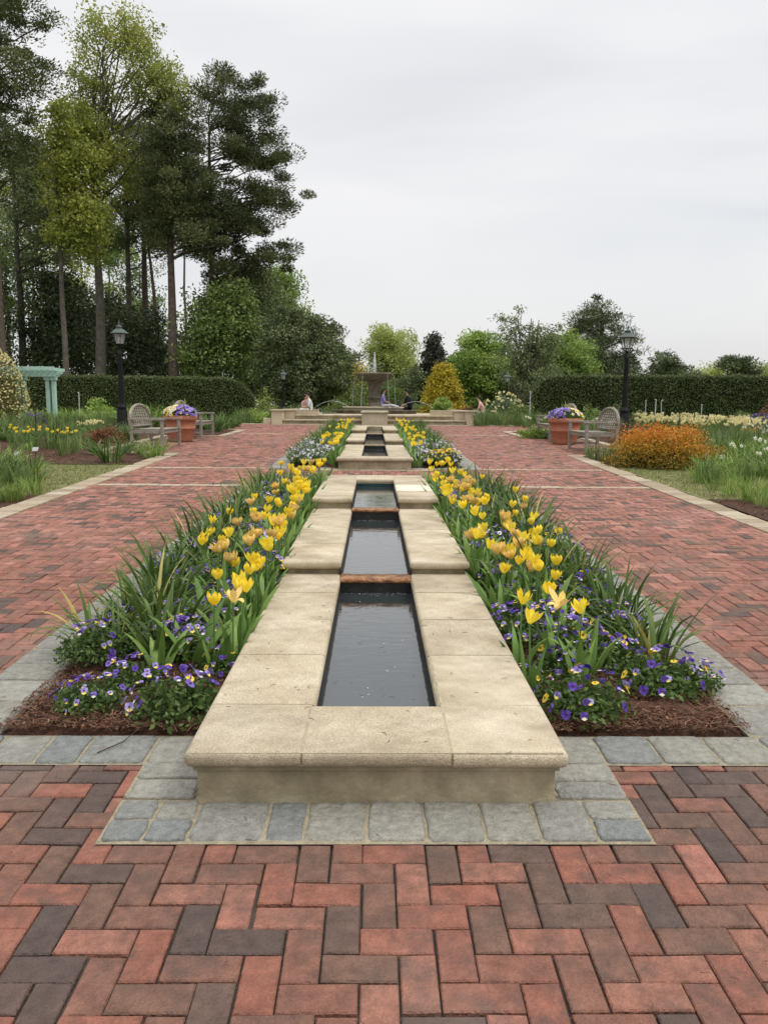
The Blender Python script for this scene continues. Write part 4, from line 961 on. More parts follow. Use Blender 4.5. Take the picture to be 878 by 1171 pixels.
ptree('broadleaf_tree','dark leafy tree behind the seated people','tree',470,52,[(440,420,520,475)],M['olive'],M['bark2'],.16,110,.5,90,.14,group=MG,nlimb=12)
ptree('broadleaf_tree','mid green tree just behind the fountain pedestal','tree',425,50,[(390,435,470,475)],M['mid'],M['bark2'],.16,90,.5,90,.13,group=MG,nlimb=12)
ptree('broadleaf_tree','fresh green tree right of the golden conifer','tree',548,56,[(515,382,578,440),(522,410,600,470)],M['fresh'],M['bark2'],.22,240,.75,130,.2,group=MG,nlimb=30)
ptree('broadleaf_tree','feathery olive tree with many upright stems right of the fountain','tree',600,45,[(562,345,610,440,.7),(600,352,648,430,.7),(570,400,640,470)],M['olive'],M['bark2'],.13,260,.42,45,.13,group=MG,nlimb=110,stems=4,shell=.6,up=.8,rise=(.6,1.4))
ptree('broadleaf_tree','bright yellow green tree above the left end of the right hedge','tree',640,54,[(600,382,680,450)],M['fresh'],M['bark2'],.22,190,.75,130,.2,group=MG,nlimb=20)
ptree('broadleaf_tree','darker green tree between the lamp and the right hedge','tree',612,50,[(585,420,650,475)],M['olive'],M['bark2'],.2,90,.6,80,.15,group=MG,nlimb=20)
ptree('pine_tree','large layered pine standing behind the right hedge','pine tree',684,60,[(655,338,708,385),(645,365,728,425),(650,400,735,440)],M['pinef'],M['bark'],.33,150,.8,150,.28,asp=.2,flat=.5,needle=True,group=MG,nlimb=40)
ptree('pine_tree','small distant rounded pine beyond the right hedge','pine tree',763,92,[(742,403,785,430),(738,418,795,440)],M['pinef'],M['bark'],.3,70,.95,90,.42,asp=.25,flat=.5,needle=True,group=MG,nlimb=15)
ptree('pine_tree','distant flat topped pine near the right edge','pine tree',838,95,[(820,406,862,426),(835,414,868,440)],M['pinef'],M['bark'],.3,60,.95,90,.42,asp=.25,flat=.5,needle=True,group=MG,nlimb=15)
ptree('broadleaf_tree','yellow green distant tree between two far pines','tree',812,120,[(795,417,840,445)],M['lime'],M['bark2'],.3,70,1.2,60,.35,group=MG,nlimb=8)
ptree('broadleaf_tree','yellow green distant tree at the right edge','tree',875,115,[(852,416,905,445)],M['lime'],M['bark2'],.3,70,1.2,60,.35,group=MG,nlimb=8)
for i,(px,Y,b,m_) in enumerate([(300,80,(270,405,335,480),'mid'),(345,84,(320,400,385,480),'olive'),(380,78,(360,425,415,480),'mid'),(415,82,(392,425,450,480),'olive'),(470,84,(440,425,500,480),'mid'),(520,80,(495,405,550,480),'mid'),(560,84,(535,400,600,480),'olive'),(620,80,(590,405,650,480),'mid')]):
    ptree('background_tree',['far green tree low behind the olive tree, leftmost of its row','far olive tree behind the wide olive tree','far green tree at the right foot of the olive tree','far olive tree behind the fountain bowl','far green tree behind the black clothed person','far green tree behind the golden conifer','far olive tree behind the fresh green one','far green tree behind the feathery olive tree'][i],'tree',px,Y,[b],M[m_],M['bark2'],.2,90,1.0,110,.3,group='background trees beyond the fountain',nlimb=5)
# conifers with conical outline
def conifer(name,label,px,Y,pt,pw,mt,ns,nl,ls,rs,bot=474,group=MG,pow_=1.0):
    b=at(px,470,Y); a=at(px,pt,Y); ht=a.z-gz(Y); w_=(at(px+pw,pt,Y).x-a.x)
    t=thing(name,label,'conifer',(b.x,Y,gz(Y)),0,group); C=[]
    for i in range(ns):
        u=random.random()**.8 ; h=ht*(.04+.94*u); r_=w_*((1-u)**pow_)*random.uniform(.75,1.05)+.05; aa=random.random()*6.28; C.append((r_*math.cos(aa),r_*math.sin(aa),h-.1*r_))
    for i in range(ns//3):
        u=random.random(); h=ht*u*.95; r_=w_*((1-u)**pow_)*random.uniform(.1,.7); aa=random.random()*6.28; C.append((r_*math.cos(aa),r_*math.sin(aa),h))
    C=np.array(C); P=np.repeat(C,nl,0); off=RNG.normal(size=P.shape)*rs*np.array([.6,.6,.35]); T=np.repeat(RNG.uniform(0,.8,len(C)),nl)+RNG.normal(0,.15,len(P))
    g=MB(); leaves(g,P+off,ls,.4,0,np.clip(T,0,1)); obj('crown',g,mt,t)
    g=MB(); tube(g,[(0,0,-.2),(0,0,ht*.5),(0,0,ht*.97)],[.14,.08,.02],7); obj('trunk',g,M['bark'],t)
conifer('spruce_tree','pointed very dark spruce behind the golden conifer',495,52,382,17,M['spruce'],110,90,.22,.38,pow_=.8)
conifer('golden_conifer','dome shaped golden yellow conifer right of the fountain',506,41,418,27,M['gold'],190,120,.13,.28,pow_=.78)
conifer('small_conifer','small rounded green conifer in front of the golden one',506,37,455,13,M['fresh'],60,90,.07,.13,pow_=.45)
# ------------------------------------------------------------------ hedges
def hedge(label,x0,y0,x1,y1,h0,h1,th,roundend,n=52000):
    L_=math.hypot(x1-x0,y1-y0); t=thing('clipped_hedge',label,'hedge',(x0,y0,gz(y0)),math.atan2(y1-y0,x1-x0),'clipped hedges')
    def hgt(u):
        h=h0+(h1-h0)*u/L_
        if roundend=='R' and u>L_-1.6: h*=.25+.75*math.sqrt(max(0,1-((u-(L_-1.6))/1.65)**2))
        if roundend=='L' and u<1.3: h*=.35+.65*math.sqrt(max(0,1-((1.3-u)/1.32)**2))
        return h
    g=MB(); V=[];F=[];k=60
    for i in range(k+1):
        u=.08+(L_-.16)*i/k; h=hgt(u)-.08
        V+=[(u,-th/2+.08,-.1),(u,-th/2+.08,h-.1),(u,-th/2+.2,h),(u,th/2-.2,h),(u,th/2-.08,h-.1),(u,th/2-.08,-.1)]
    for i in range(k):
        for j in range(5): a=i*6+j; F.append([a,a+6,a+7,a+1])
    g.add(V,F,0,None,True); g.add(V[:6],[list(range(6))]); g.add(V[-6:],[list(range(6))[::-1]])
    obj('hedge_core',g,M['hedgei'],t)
    U_=RNG.uniform(0,L_,n); P=[]
    for u in U_:
        h=hgt(u); q=random.random()*(h+th*.9)
        bump=.05*math.sin(u*3.1+q*2.3)+.035*math.sin(u*7.7-q*5)
        if q<h: P.append((u,-th/2-bump*.6+random.gauss(0,.03),q-.02+random.gauss(0,.01)))
        else: P.append((u,-th/2+(q-h)/.9,h+bump*.6-.03+random.gauss(0,.03)))
    g=MB(); leaves(g,P,.06,.6,0,RNG.uniform(.25,.8,len(P))); obj('foliage',g,M['hedge'],t)
pL0=at(20,428,33.5); pL1=at(288,436,38)
hedge('long clipped hedge left of the fountain with a rounded end',pL0.x-4,33.0,pL1.x,38.2,pL0.z-gz(40)-.02,at(230,431.5,37.3).z-gz(40),1.3,'R')
pR0=at(603,431,35); pR1=at(900,432,35)
hedge('long clipped hedge running along the right side',pR0.x,35,pR1.x+3,35,pR0.z-gz(40)+.06,pR1.z-gz(40)+.08,1.4,'L')
# ------------------------------------------------------------------ garden plants
def shrub(name,label,cat,px,py,wpx,hpx,mt,n,ls,flow=None,nf=0,fs=.04,Y=None,top=.0,group=None,asp=.55,tgrad=False,sub=40):
    """px,py = middle of the foot of the plant in the photo"""
    if Y is None: p=atz(px,py,0)
    else: p=at(px,py,Y); p.z=gz(Y)
    Y=p.y; w_=wpx*Y/910/2; h=hpx*Y/910
    t=thing(name,label,cat,(p.x,Y,gz(Y)),0,group)
    d=RNG.normal(size=(sub,3)); d[:,2]=np.abs(d[:,2]); d/=np.linalg.norm(d,axis=1)[:,None]; c=d*RNG.uniform(.45,.92,(sub,1))*[w_,w_*.8,h*.92]
    nl=max(1,n//sub); P=np.repeat(c,nl,0)+RNG.normal(size=(sub*nl,3))*[w_*.13,w_*.13,h*.09]; P[:,2]=np.abs(P[:,2])
    T=np.repeat(RNG.uniform(.1,.8,sub),nl)+RNG.normal(0,.15,sub*nl)
    if tgrad: T=np.clip((P[:,2]/h)**1.1*.9+RNG.normal(0,.17,len(P))+.08+np.repeat(RNG.normal(0,.08,sub),nl),0,1)
    g=MB(); leaves(g,P,ls,asp,0,np.clip(T,0,1)); obj('foliage',g,mt,t)
    g=MB()
    for i in range(7):
        q=c[RNG.integers(0,sub)]; limb(g,(random.gauss(0,.04),random.gauss(0,.04),-.03),tuple(q*.8),.012,.005,.05)
    obj('stem',g,M['bark2'],t)
    if flow:
        g=MB(); k=nf; d=RNG.normal(size=(k,3)); d[:,2]=np.abs(d[:,2]); d[:,1]-=.4; d/=np.linalg.norm(d,axis=1)[:,None]; P=d*[w_*1.0,w_*.85,h*1.0]
        for i in range(k): 
            cc=P[i]; m2=RNG.normal(size=3); 
            for q in range(3): leaves(g,[cc],fs,.8,0,[random.random()])
        obj('flowers',g,M[flow],t)
    return t
GS='garden shrubs'
shrub('orange_spirea','round orange and gold leaved shrub beside the right lawn','shrub',757,533,132,54,M['orange'],24000,.042,tgrad=True,group=GS,sub=160)
shrub('orange_spirea','low orange shrub cut by the right edge of the photo','shrub',862,503,44,18,M['orange'],1500,.05,tgrad=True,group=GS)
shrub('red_shrub','brownish red shrub at the foot of the right lamp post','shrub',722,506,60,24,M['redl'],2500,.05,group=GS)
shrub('red_shrub','brownish red shrub in front of the left lamp post','shrub',118,506,60,20,M['redl'],2500,.05,group=GS)
shrub('grass_mound','rounded green shrub before the right hedge','shrub',843,487,42,22,M['mid'],2500,.09,group=GS,asp=.15)
shrub('lavender_bush','violet flowering bush at the right edge','shrub',870,489,44,16,M['greyl'],900,.07,'lav',160,.08,group=GS)
shrub('lavender_bush','violet blooms before the arbor','shrub',40,484,30,12,M['greyl'],500,.07,'lav',60,.09,group=GS)
shrub('broadleaf_shrub','light green leafy shrub before the left hedge','shrub',112,476,40,28,M['fresh'],1600,.13,group=GS)
shrub('broadleaf_shrub','green shrub behind the right flower pot','shrub',672,486,36,26,M['mid'],1500,.09,group=GS)
shrub('broadleaf_shrub','airy upright green shrub left of the right lamp post','shrub',703,492,26,34,M['olive'],900,.07,group=GS)
shrub('broadleaf_shrub','airy green shrub right of the right lamp post','shrub',728,490,22,26,M['olive'],700,.07,group=GS)
shrub('rose_bush','cream flowering bush right of the fountain terrace','shrub',575,476,52,34,M['greyl'],3000,.09,'cream',160,.11,Y=34,group=GS)
shrub('rose_bush','low leafy bush left of the fountain terrace','shrub',385,474,40,26,M['mid'],2500,.09,Y=37.5,group=GS)
shrub('weeping_bush','pale weeping grassy bush behind the left steps','shrub',374,475,28,16,M['greyl'],1800,.12,Y=31.5,group=GS,asp=.15)
shrub('broadleaf_shrub','bright green mound at the end of the left hedge','shrub',293,480,46,17,M['fresh'],1800,.07,Y=30,group=GS)
shrub('broadleaf_shrub','light leafed young shrub at the hedge end','shrub',305,474,36,40,M['lime'],900,.09,Y=39,group=GS)
shrub('broadleaf_shrub','low bright green cushion beside the far right bench','shrub',612,501,46,15,M['fresh'],2600,.05,Y=None,group=GS)
shrub('broadleaf_shrub','dark purple leaved shrub before the right hedge end','shrub',874,478,22,26,M['redl'],500,.09,Y=30,group=GS)
shrub('climbing_rose','rambling rose with small white flowers covering the arbor','climbing rose',-16,472,98,86,M['rosel'],15000,.08,'cream',1500,.075,Y=30.2,group=GS,sub=220)
for i,(px,Y,w_,h_,m_,lab) in enumerate([(345,37,60,22,'olive','dark bush behind the left terrace wall'),(315,36,40,16,'mid','bush at the left end of the terrace wall'),(410,40,30,30,'mid','bush left of the fountain pedestal'),(455,40,40,26,'darkev','dark bush behind the fountain basin'),(535,38,40,18,'redl','reddish bush beyond the golden conifer'),(560,31,36,15,'bluel','blue green plants at the right wall end'),(595,33,40,26,'mid','leafy bush under the right distant lamp'),(640,30,50,18,'greyl','grey green plants beyond the right benches'),(480,44,60,24,'mid','green bush right of the fountain pedestal')]):
    shrub('broadleaf_shrub',lab,'shrub',px,478,w_,h_,M[m_],2400,.09,Y=Y,group=GS)
# perennials: copies of a few clumps
PL={'day':[strapclump(M['strapl'],46,(.35,.6),(.014,.026),(.1,.8),(.8,2.0),0,.13,5,'daylily_clump','daylily') for _ in range(2)],
    'dark':[strapclump(M['strap'],50,(.3,.5),(.018,.03),(.1,.8),(.7,1.8),0,.14,5,'daylily_clump','daylily') for _ in range(2)],
    'iris':[strapclump(M['bluel'],40,(.3,.5),(.012,.024),(.02,.4),(.1,.6),0,.13,4,'iris_clump','iris') for _ in range(2)],
    'grass':[strapclump(M['strapl'],60,(.22,.4),(.006,.012),(.05,.6),(.3,1.2),.04,.14,4,'grassy_clump','grassy plant') for _ in range(2)]}
def daff(fl,col):
    pr=strapclump(M['bluel'],34,(.25,.4),(.008,.014),(.03,.4),(.1,.7),0,.14,3,'daffodil_clump','daffodils'); t=pr.r; g=MB()
    for i in range(fl):
        a=random.random()*6.28; r_=.2*math.sqrt(random.random()); c=Vector((r_*math.cos(a),r_*math.sin(a),random.uniform(.34,.44)))
        n=Vector((random.gauss(0,.5),-1,.3)).normalized(); aa=Vector((0,0,1))-n*n.z; aa.normalize(); b=n.cross(aa)
        g=MB()
        for q in range(6):
            d=aa*math.cos(q*1.047)+b*math.sin(q*1.047); p_=n.cross(d); V=[c,c+d*.022+p_*.012,c+d*.042,c+d*.022-p_*.012]; g.add([tuple(v) for v in V],[[0,1,2,3]],0,random.random())
        tube(g,[c,c+n*.02],[.009,.013],6,0,.2,cap=False); obj('flower',g,[M[col],M['stem']],t)
        g=MB(); tube(g,[(c.x*.5,c.y*.5,0),tuple(c)],.003,4); obj('stem',g,M['stem'],t)
    return pr
PL['cream']=[daff(12,'cream') for _ in range(3)]; PL['whitefl']=[daff(5,'white') for _ in range(2)]
def ytul():
    t=thing('tulip_clump','y','tulips')
    for i in range(4):
        x,y=random.gauss(0,.12),random.gauss(0,.1)
        o=bpy.data.objects.new('flower',TP[['cup','closed','lily','cup'][i]][0].r.children[0].data); COL.objects.link(o); o.parent=t; o.location=(x,y,.36+random.uniform(-.03,.05)); o.scale=(.95,.95,.95)
        g=MB(); tube(g,[(x,y,0),(x,y,.37)],.004,5); obj('stem',g,M['stem'],t)
    g=MB()
    for i in range(14): blade(g,(random.gauss(0,.1),random.gauss(0,.08),0),random.random()*6,random.uniform(.2,.32),.045,.25,.6,5,0,random.random())
    obj('leaves',g,M['tleaf'],t); return Proto(t)
PL['ytul']=[ytul()]
def patch(kind,label,pts,sc=(.8,1.2),group=None,dense=None):
    for (px,py) in pts:
        p=atz(px,py,.0); s=random.uniform(*sc); random.choice(PL[kind]).put((p.x,p.y,gz(p.y)),random.random()*6.28,s,label,group)
def grid(x0,x1,y0,y1,n): return [(random.uniform(x0,x1),random.uniform(y0,y1)) for _ in range(n)]
# left garden
patch('dark','big dark green strappy clump at the corner of the left bed',[(127,529)],(1.25,1.3),'daylily clumps')
patch('day','bright green daylily clump beside the left bench',[(180,522)],(.95,1.0),'daylily clumps')
patch('day','daylily clumps next to the bright one by the left bench',[(160,520),(170,524)],(.7,.8),'daylily clumps')
patch('dark','dark daylily clumps behind the big corner clump, left bed',[(112,520),(142,519)],(.8,1),'daylily clumps')
patch('grass','grassy clump in the bed nearest the left edge of the photo',grid(-40,44,560,577,18),(.55,.85),'grassy clumps left')
patch('iris','iris leaf clump behind the grassy ones near the left edge',grid(-40,36,546,558,12),(.6,.9),'iris clumps left')
patch('day','lime green daylily clump at the left edge of the photo',[(0,540),(15,535),(-15,545),(35,548)],(.8,1.1),'daylily clumps left edge')
patch('iris','iris leaf clump at the edge of the mulch across the left lawn',[(85,518),(60,514),(72,521),(20,512),(38,515),(95,512)],(.9,1.15),'iris clumps across lawn')
patch('ytul','yellow tulip clump in the left garden across the lawn',[(14,506),(25,516),(36,509),(52,512),(60,513),(73,513),(84,515)],(.9,1.1),'yellow tulip clumps in the left garden')
patch('dark','green clump filling the left garden behind the tulips',grid(-20,150,494,506,34),(.7,1.1),'filler clumps left')
patch('iris','blue green clump in the middle of the left garden',grid(-10,130,482,496,40),(.8,1.1),'iris clumps left middle')
patch('day','light green clump toward the left hedge',grid(30,150,476,486,30),(.9,1.3),'daylily clumps left rear')
patch('cream','small cream flowered clump near the left lamp post',[(95,500),(105,498),(112,499)],(.8,1),'cream daffodils left')
patch('day','tall daylily clump behind the left bench',[(158,489),(168,489),(178,488),(188,487),(196,488),(206,488),(150,487)],(1.5,1.9),'tall daylilies behind the left bench')
patch('dark','strappy clump by the far left bench',[(238,492),(246,494),(254,491),(262,490),(242,488),(268,488),(256,487),(232,490)],(1.2,1.5),'strappy clumps by the far left bench')
patch('iris','iris clump between the left hedge end and the terrace',grid(272,316,479,484,12),(1.0,1.4),'iris clumps left of terrace')
# right garden
patch('grass','grassy clump in the bed nearest the right edge of the photo',[(800,553),(815,560),(833,567),(852,573),(872,580),(808,547),(826,554),(846,560),(866,566),(884,572),(795,547),(895,583),(838,556),(860,575)],(.6,.9),'grassy clumps right')
patch('iris','iris leaf clump behind the grassy ones near the right edge',grid(800,900,540,554,16),(.6,.9),'iris clumps right')
patch('iris','blue green clump right of the orange shrub',grid(812,850,512,532,12),(1.0,1.3),'blue green clumps by the orange shrub')
patch('day','daylily clump between the right lawn and the grassy clumps',grid(805,895,536,548,14),(.6,.9),'daylilies by the right lawn')
patch('dark','dark green clump behind the grassy ones, left edge',grid(-40,40,540,556,12),(.6,.9),'dark clumps left edge')
patch('day','daylily clump at the right edge beyond the grassy ones',grid(835,895,522,540,12),(.9,1.2),'daylilies right edge')
patch('bluel' if 'bluel' in PL else 'iris','iris clump among white flowers on the right',grid(800,890,504,520,22),(.9,1.3),'iris clumps right middle')
patch('whitefl','white flowered narcissus clump near the right edge',[(850,506),(862,505),(872,508),(845,533),(874,530),(880,512),(868,540)],(.9,1.2),'white narcissus right')
patch('cream','cream daffodil clump in the drift before the right hedge',grid(728,800,489,497,38)+grid(790,870,492,501,34)+grid(735,800,487,491,12),(.9,1.2),'cream daffodil drift')
patch('iris','small blue green clump at the front corner beside the near right bench',[(672,524),(680,526),(690,527),(698,526)],(.6,.8),'blue green clumps by the right bench')
patch('whitefl','white flowered clump beyond the right benches',grid(600,640,487,492,8)+grid(655,700,490,498,8),(.9,1.2),'white narcissus beyond benches')
patch('iris','green clump between the right benches and the hedge',grid(585,640,483,490,16)+grid(650,705,490,502,16),(1.0,1.3),'green clumps beyond the right benches')
patch('iris','green clump beside the right end of the terrace wall',grid(545,590,484,488,14),(1.0,1.4),'green clumps by the terrace wall')
# ------------------------------------------------------------------ arbor
ax=at(60,466,31.5); bx=at(26,466,31.5); zt=at(60,421,31.5).z
ar=thing('garden_arbor','sea green painted arbor with paired columns and notched rafters','arbor',(0,0,0)); zg=gz(31.5)
for cx in (ax.x,bx.x):
    for d in (-.115,.115):
        g=MB(); box(g,cx+d-.07,cx+d+.07,31.4,31.57,zg,zt-.45); box(g,cx+d-.11,cx+d+.11,31.36,31.61,zt-.47,zt-.33); obj('column',g,M['mint'],ar,bevel=.012)
for y_ in (31.30,31.60):
    g=MB(); x0_,x1_=bx.x-3.0,ax.x+.42; V=[]
    for yy in (y_,y_+.07): V+=[(x0_,yy,zt-.33),(x1_-.18,yy,zt-.33),(x1_,yy,zt-.20),(x1_,yy,zt-.12),(x0_,yy,zt-.12)]
    g.add(V,[[0,1,2,3,4],[9,8,7,6,5]]); g.add(V,[[i,i+5,(i+1)%5+5,(i+1)%5] for i in range(5)]); obj('beam',g,M['mint'],ar)
for i in range(12):
    xx=ax.x+.3-i*.22; g=MB(); box(g,xx-.03,xx+.03,30.95,32.1,zt-.119,zt); obj('rafter',g,M['mint'],ar,bevel=.006)
g=MB(); box(g,bx.x-3.0,ax.x+.38,30.90,30.95,zt-.10,zt+.03); obj('fascia',g,M['mint'],ar,bevel=.006)
# ------------------------------------------------------------------ stakes and plant tags
def stake(px,pt,pb,Y,mt,label,r_=.012):
    a=at(px,pt,Y); g=MB(); z0=gz(Y); tube(g,[(a.x,Y,z0-.05),(a.x+random.gauss(0,.02),Y,a.z)],r_,6); lathe(g,[(r_*1.5,0),(r_*1.6,.02),(.001,.035)],6,(a.x,Y,a.z-.01)); tag(obj('garden_stake',g,mt),label,'stake','garden stakes')
stake(738,458,480,27,M['steel'],'pale stake right of the lamp post, leftmost before the right hedge',.015)
stake(749,457,480,27,M['steel'],'taller of the paired pale stakes before the right hedge',.02)
stake(757,458,480,27,M['steel'],'pale stake just right of the tall pair before the hedge',.015)
stake(802,463,490,25,M['steel'],'thin grey stake in the cream daffodils',.014)
stake(793,470,490,22,M['tagd'],'dark short stake in the cream daffodils',.014)
stake(776,473,492,20,M['tagd'],'dark thin stake behind the orange shrub',.012)
stake(606,448,476,31,M['steel'],'pale stake at the left end of the right hedge',.02)
stake(90,449,466,28,M['steel'],'white stake before the left hedge',.02)
stake(40,463,505,19,M['tagd'],'dark thin stake behind the yellow tulips, left garden',.014)
def ptag(px,py,pb,label,big=1):
    p=atz(px,pb,0); top=at(px,py,p.y); t=thing('plant_label_sign',label,'plant label',(p.x,p.y,gz(p.y)),0,'plant label signs'); h=top.z-gz(p.y)
    g=MB(); tube(g,[(0,0,-.03),(0,0,h)],.006,6); obj('stake',g,M['tagd'],t)
    g=MB(); V=[(-.055*big,-.03,h-.02),(.055*big,-.03,h-.02),(.055*big,.03,h+.035),(-.055*big,.03,h+.035)]; V+=[(x,y+.004,z-.006) for x,y,z in V]; g.add(V,[[0,1,2,3],[7,6,5,4],[0,4,5,1],[1,5,6,2],[2,6,7,3],[3,7,4,0]]); obj('name_plate',g,M['tagm'],t)
ptag(42,514,540,'small label sign on a dark stake in the left lawn edge',.8); ptag(808,520,534,'small label sign just right of the orange shrub'); ptag(825,523,536,'small label sign second right of the orange shrub')
ptag(20,519,535,'small label sign on a dark stake near the left edge',.6)
# ------------------------------------------------------------------ people (seated round the fountain)
def person(label,loc,rz,top,legs,skin,scale=1,pose='sit',lean=.1,leg_out=.42):
    hip=.10
    J={'pel':(0,0,hip,.115),'spn':(.02+lean*.3,0,hip+.25,.115),'chs':(.02+lean,0,hip+.42,.125),'nek':(.02+lean*1.2,0,hip+.54,.05),'hd1':(.04+lean*1.3,0,hip+.62,.07),'hd2':(.05+lean*1.3,0,hip+.70,.082),'hd3':(.04+lean*1.3,0,hip+.77,.05)}
    E=[('pel','spn',0),('spn','chs',0),('chs','nek',2),('nek','hd1',2),('hd1','hd2',2),('hd2','hd3',2)]
    for s,n in ((-1,'l'),(1,'r')):
        J['sh'+n]=(.02+lean,s*.18,hip+.44,.05); J['el'+n]=(.10+lean,s*.24,hip+.20,.038); J['wr'+n]=(.30+lean*.6,s*.13,hip+.13,.026); J['ha'+n]=(.37+lean*.6,s*.11,hip+.12,.028)
        J['hp'+n]=(.02,s*.09,hip-.01,.085); J['kn'+n]=(leg_out,s*.11,hip+.03,.058); 
        if pose=='sit': J['an'+n]=(leg_out+.04,s*.10,hip-.36,.038); J['to'+n]=(leg_out+.20,s*.11,hip-.42,.028)
        else: J['an'+n]=(leg_out+.40,s*.12,hip-.06,.038); J['to'+n]=(leg_out+.46,s*.13,hip+.07,.028)
        E+=[('chs','sh'+n,0),('sh'+n,'el'+n,0),('el'+n,'wr'+n,2),('wr'+n,'ha'+n,2),('pel','hp'+n,1),('hp'+n,'kn'+n,1),('kn'+n,'an'+n,1),('an'+n,'to'+n,3)]
    names=list(J); me=bpy.data.meshes.new('p'); me.from_pydata([J[k][:3] for k in names],[(names.index(a),names.index(b)) for a,b,_ in E],[]); o=bpy.data.objects.new('tmp',me); COL.objects.link(o)
    sk=o.modifiers.new('s','SKIN'); sk.use_smooth_shade=True
    for i,k in enumerate(names): me.skin_vertices[0].data[i].radius=(J[k][3],J[k][3]*(1.25 if k in('chs','spn','pel') else 1))
    me.skin_vertices[0].data[0].use_root=True
    ss=o.modifiers.new('ss','SUBSURF'); ss.levels=1; ss.render_levels=1
    dg=bpy.context.evaluated_depsgraph_get(); ev=bpy.data.meshes.new_from_object(o.evaluated_get(dg)); bpy.data.objects.remove(o)
    g=MB(); V=[tuple(v.co) for v in ev.vertices]; by={}
    for p in ev.polygons:
        c=p.center; best=None
        for a,b,m_ in E:
            A=Vector(J[a][:3]);B=Vector(J[b][:3]); u=max(0,min(1,(c-A).dot(B-A)/(B-A).length_squared)); d=(A.lerp(B,u)-c).length-(J[a][3]+J[b][3])/2
            if best is None or d<best[0]: best=(d,m_)
        by.setdefault((len(p.vertices),best[1]),[]).append(list(p.vertices))
    base=g.n; first=True
    for (k,m_),fs in by.items():
        if first: g.add(V,fs,m_,None,True); first=False
        else:
            g.f.append(np.array(fs)); g.m.append(np.full(len(fs),m_)); g.s.append(np.full(len(fs),True)); g.t.append(np.full(len(fs),.5))
    for n,s in (('l',-1),('r',1)):     # fingers and thumb
        hx=Vector(J['ha'+n][:3])
        for q in range(4): 
            b_=hx+Vector((.02,(q-1.5)*.014,0)); tube(g,[b_,b_+Vector((.03,0,-.004)),b_+Vector((.05+.006*(q in(1,2)),0,-.022))],[.009,.008,.006],5,2)
        b_=hx+Vector((-.01,-s*.02,0)); tube(g,[b_,b_+Vector((.02,-s*.018,-.004)),b_+Vector((.04,-s*.02,-.012))],[.01,.008,.006],5,2)
    h=Vector(J['hd2'][:3])           # nose, ears, eyes, mouth
    tube(g,[h+Vector((.07,0,.005)),h+Vector((.095,0,-.02))],[.008,.014],6,2)
    for s in (-1,1):
        tube(g,[h+Vector((0,s*.075,.01)),h+Vector((0,s*.088,-.015))],[.014,.010],6,2); tube(g,[h+Vector((.068,s*.03,.01)),h+Vector((.078,s*.03,.01))],[.008,.006],6,4)
    tube(g,[h+Vector((.078,-.02,-.045)),h+Vector((.080,.02,-.045))],.005,5,3)
    t=thing('person',label,'person',loc,rz); t.scale=(scale,)*3
    obj('body',g,[M[top],M[legs],M[skin],M['c_black'],M['hair']],t)
    g=MB(); V=[];F=[]
    nn,mm=10,14
    for i in range(nn+1):
        el=-.5+(PI/2+.5)*i/nn
        for j in range(mm):
            a=2*PI*j/mm; r_=.098; cut=1 if (math.cos(a)<.35 or el>.55) else .72
            V.append((h.x-.012+r_*math.cos(el)*math.cos(a)*cut,h.y+r_*math.cos(el)*math.sin(a)*cut,h.z+.02+r_*1.1*math.sin(el)))
    for i in range(nn):
        for j in range(mm): F.append([i*mm+j,i*mm+(j+1)%mm,(i+1)*mm+(j+1)%mm,(i+1)*mm+j])
    g.add(V,F,0,None,True); tube(g,[h+Vector((-.07,0,.02)),h+Vector((-.10,0,-.08)),h+Vector((-.09,0,-.2))],[.05,.055,.02],8); obj('hair',g,M['hair'],t)
    return t
p=at(437,465,32.3); person('person in a lavender top sitting on the fountain rim with legs stretched out',(p.x,32.35,1.29-.04),R(-8),'c_purple','c_light','skin2',.85,'out',.03)
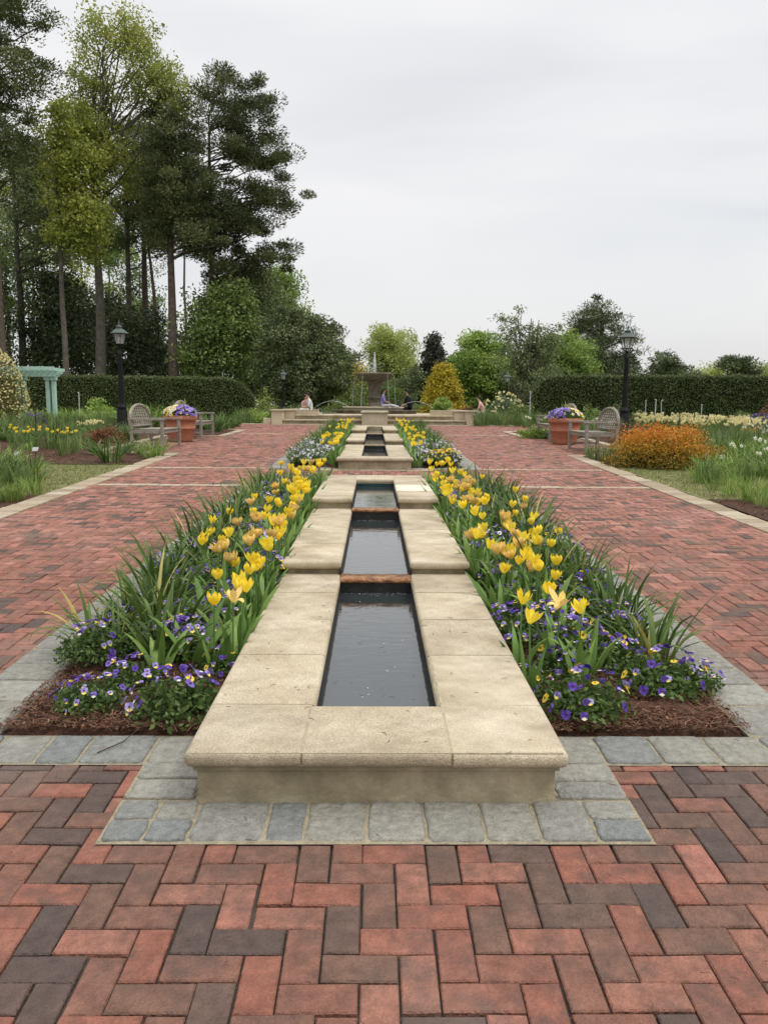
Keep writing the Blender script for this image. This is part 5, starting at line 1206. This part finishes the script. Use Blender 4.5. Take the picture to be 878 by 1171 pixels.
p=at(470,468,33.0); person('person in black sitting at the right side of the fountain',(p.x,33.2,1.12),R(190),'c_black','c_black','skin2',1.0,'sit',.12)
p=at(341,467,31.6); person('person in grey sitting behind the left terrace wall, leftmost',(p.x,35.3,1.02),R(20),'c_grey','c_jean','skin',.75,'out',-.02)
p=at(349,465,31.6); person('person in pink top sitting behind the left terrace wall',(at(349,465,35.2).x,35.2,1.04),R(-60),'c_pink','c_white','skin',.82,'out',.05)
p=at(356,465,31.6); person('person in white with dark hair behind the left terrace wall',(at(356,465,35.0).x,35.0,1.04),R(200),'c_white','c_white','skin',.92,'out',.1)
p=at(552,466,30.5); person('person in a pink top sitting in front of the cream bush',(at(553,466,32.0).x,32.0,.98),R(170),'c_pink','c_white','skin',.85,'out',.15)
g=MB()
for x_ in (at(341,465,35.3).x,at(356,465,35.3).x): pass
bs=thing('stone_bench','low stone ledge behind the left terrace wall where people sit','ledge',(0,0,0)); g=MB(); box(g,at(335,465,35.2).x,at(362,465,35.2).x,34.9,35.5,.9,1.10); obj('ledge',g,M['wallstone'],bs,bevel=.01)
g=MB(); box(g,at(541,466,32.0).x,at(562,466,32.0).x,31.8,32.3,.6,1.05); bs=thing('stone_bench','low stone ledge before the cream bush where a person sits','ledge',(0,0,0)); obj('ledge',g,M['wallstone'],bs,bevel=.01)
# twig and fallen bits on the paving
g=MB()
for q in range(230):
    x,y=random.uniform(-1.6,1.6),random.uniform(1.3,5); a=random.random()*6.28; l=random.uniform(.01,.03)
    if abs(x)<.62 and y>2.4: z=.2535
    elif abs(x)<1.46 and y>2.95: continue
    else: z=gz(y)+.011
    tube(g,[(x,y,z),(x+l*.5*math.cos(a),y+l*.5*math.sin(a),z+.002),(x+l*math.cos(a+.3),y+l*math.sin(a+.3),z)],.0009,4)
tag(obj('plant_litter',g,M['shred']),kind='stuff')
g=MB(); tube(g,[(-1.02,2.78,.083),(-.95,2.86,.09),(-.90,2.95,.12),(-.93,3.02,.10),(-1.02,3.06,.11)],[.002,.002,.0018,.0014,.001],5); tag(obj('twig',g,M['mulch']),'thin bent twig lying on the border stones at the left front','twig')
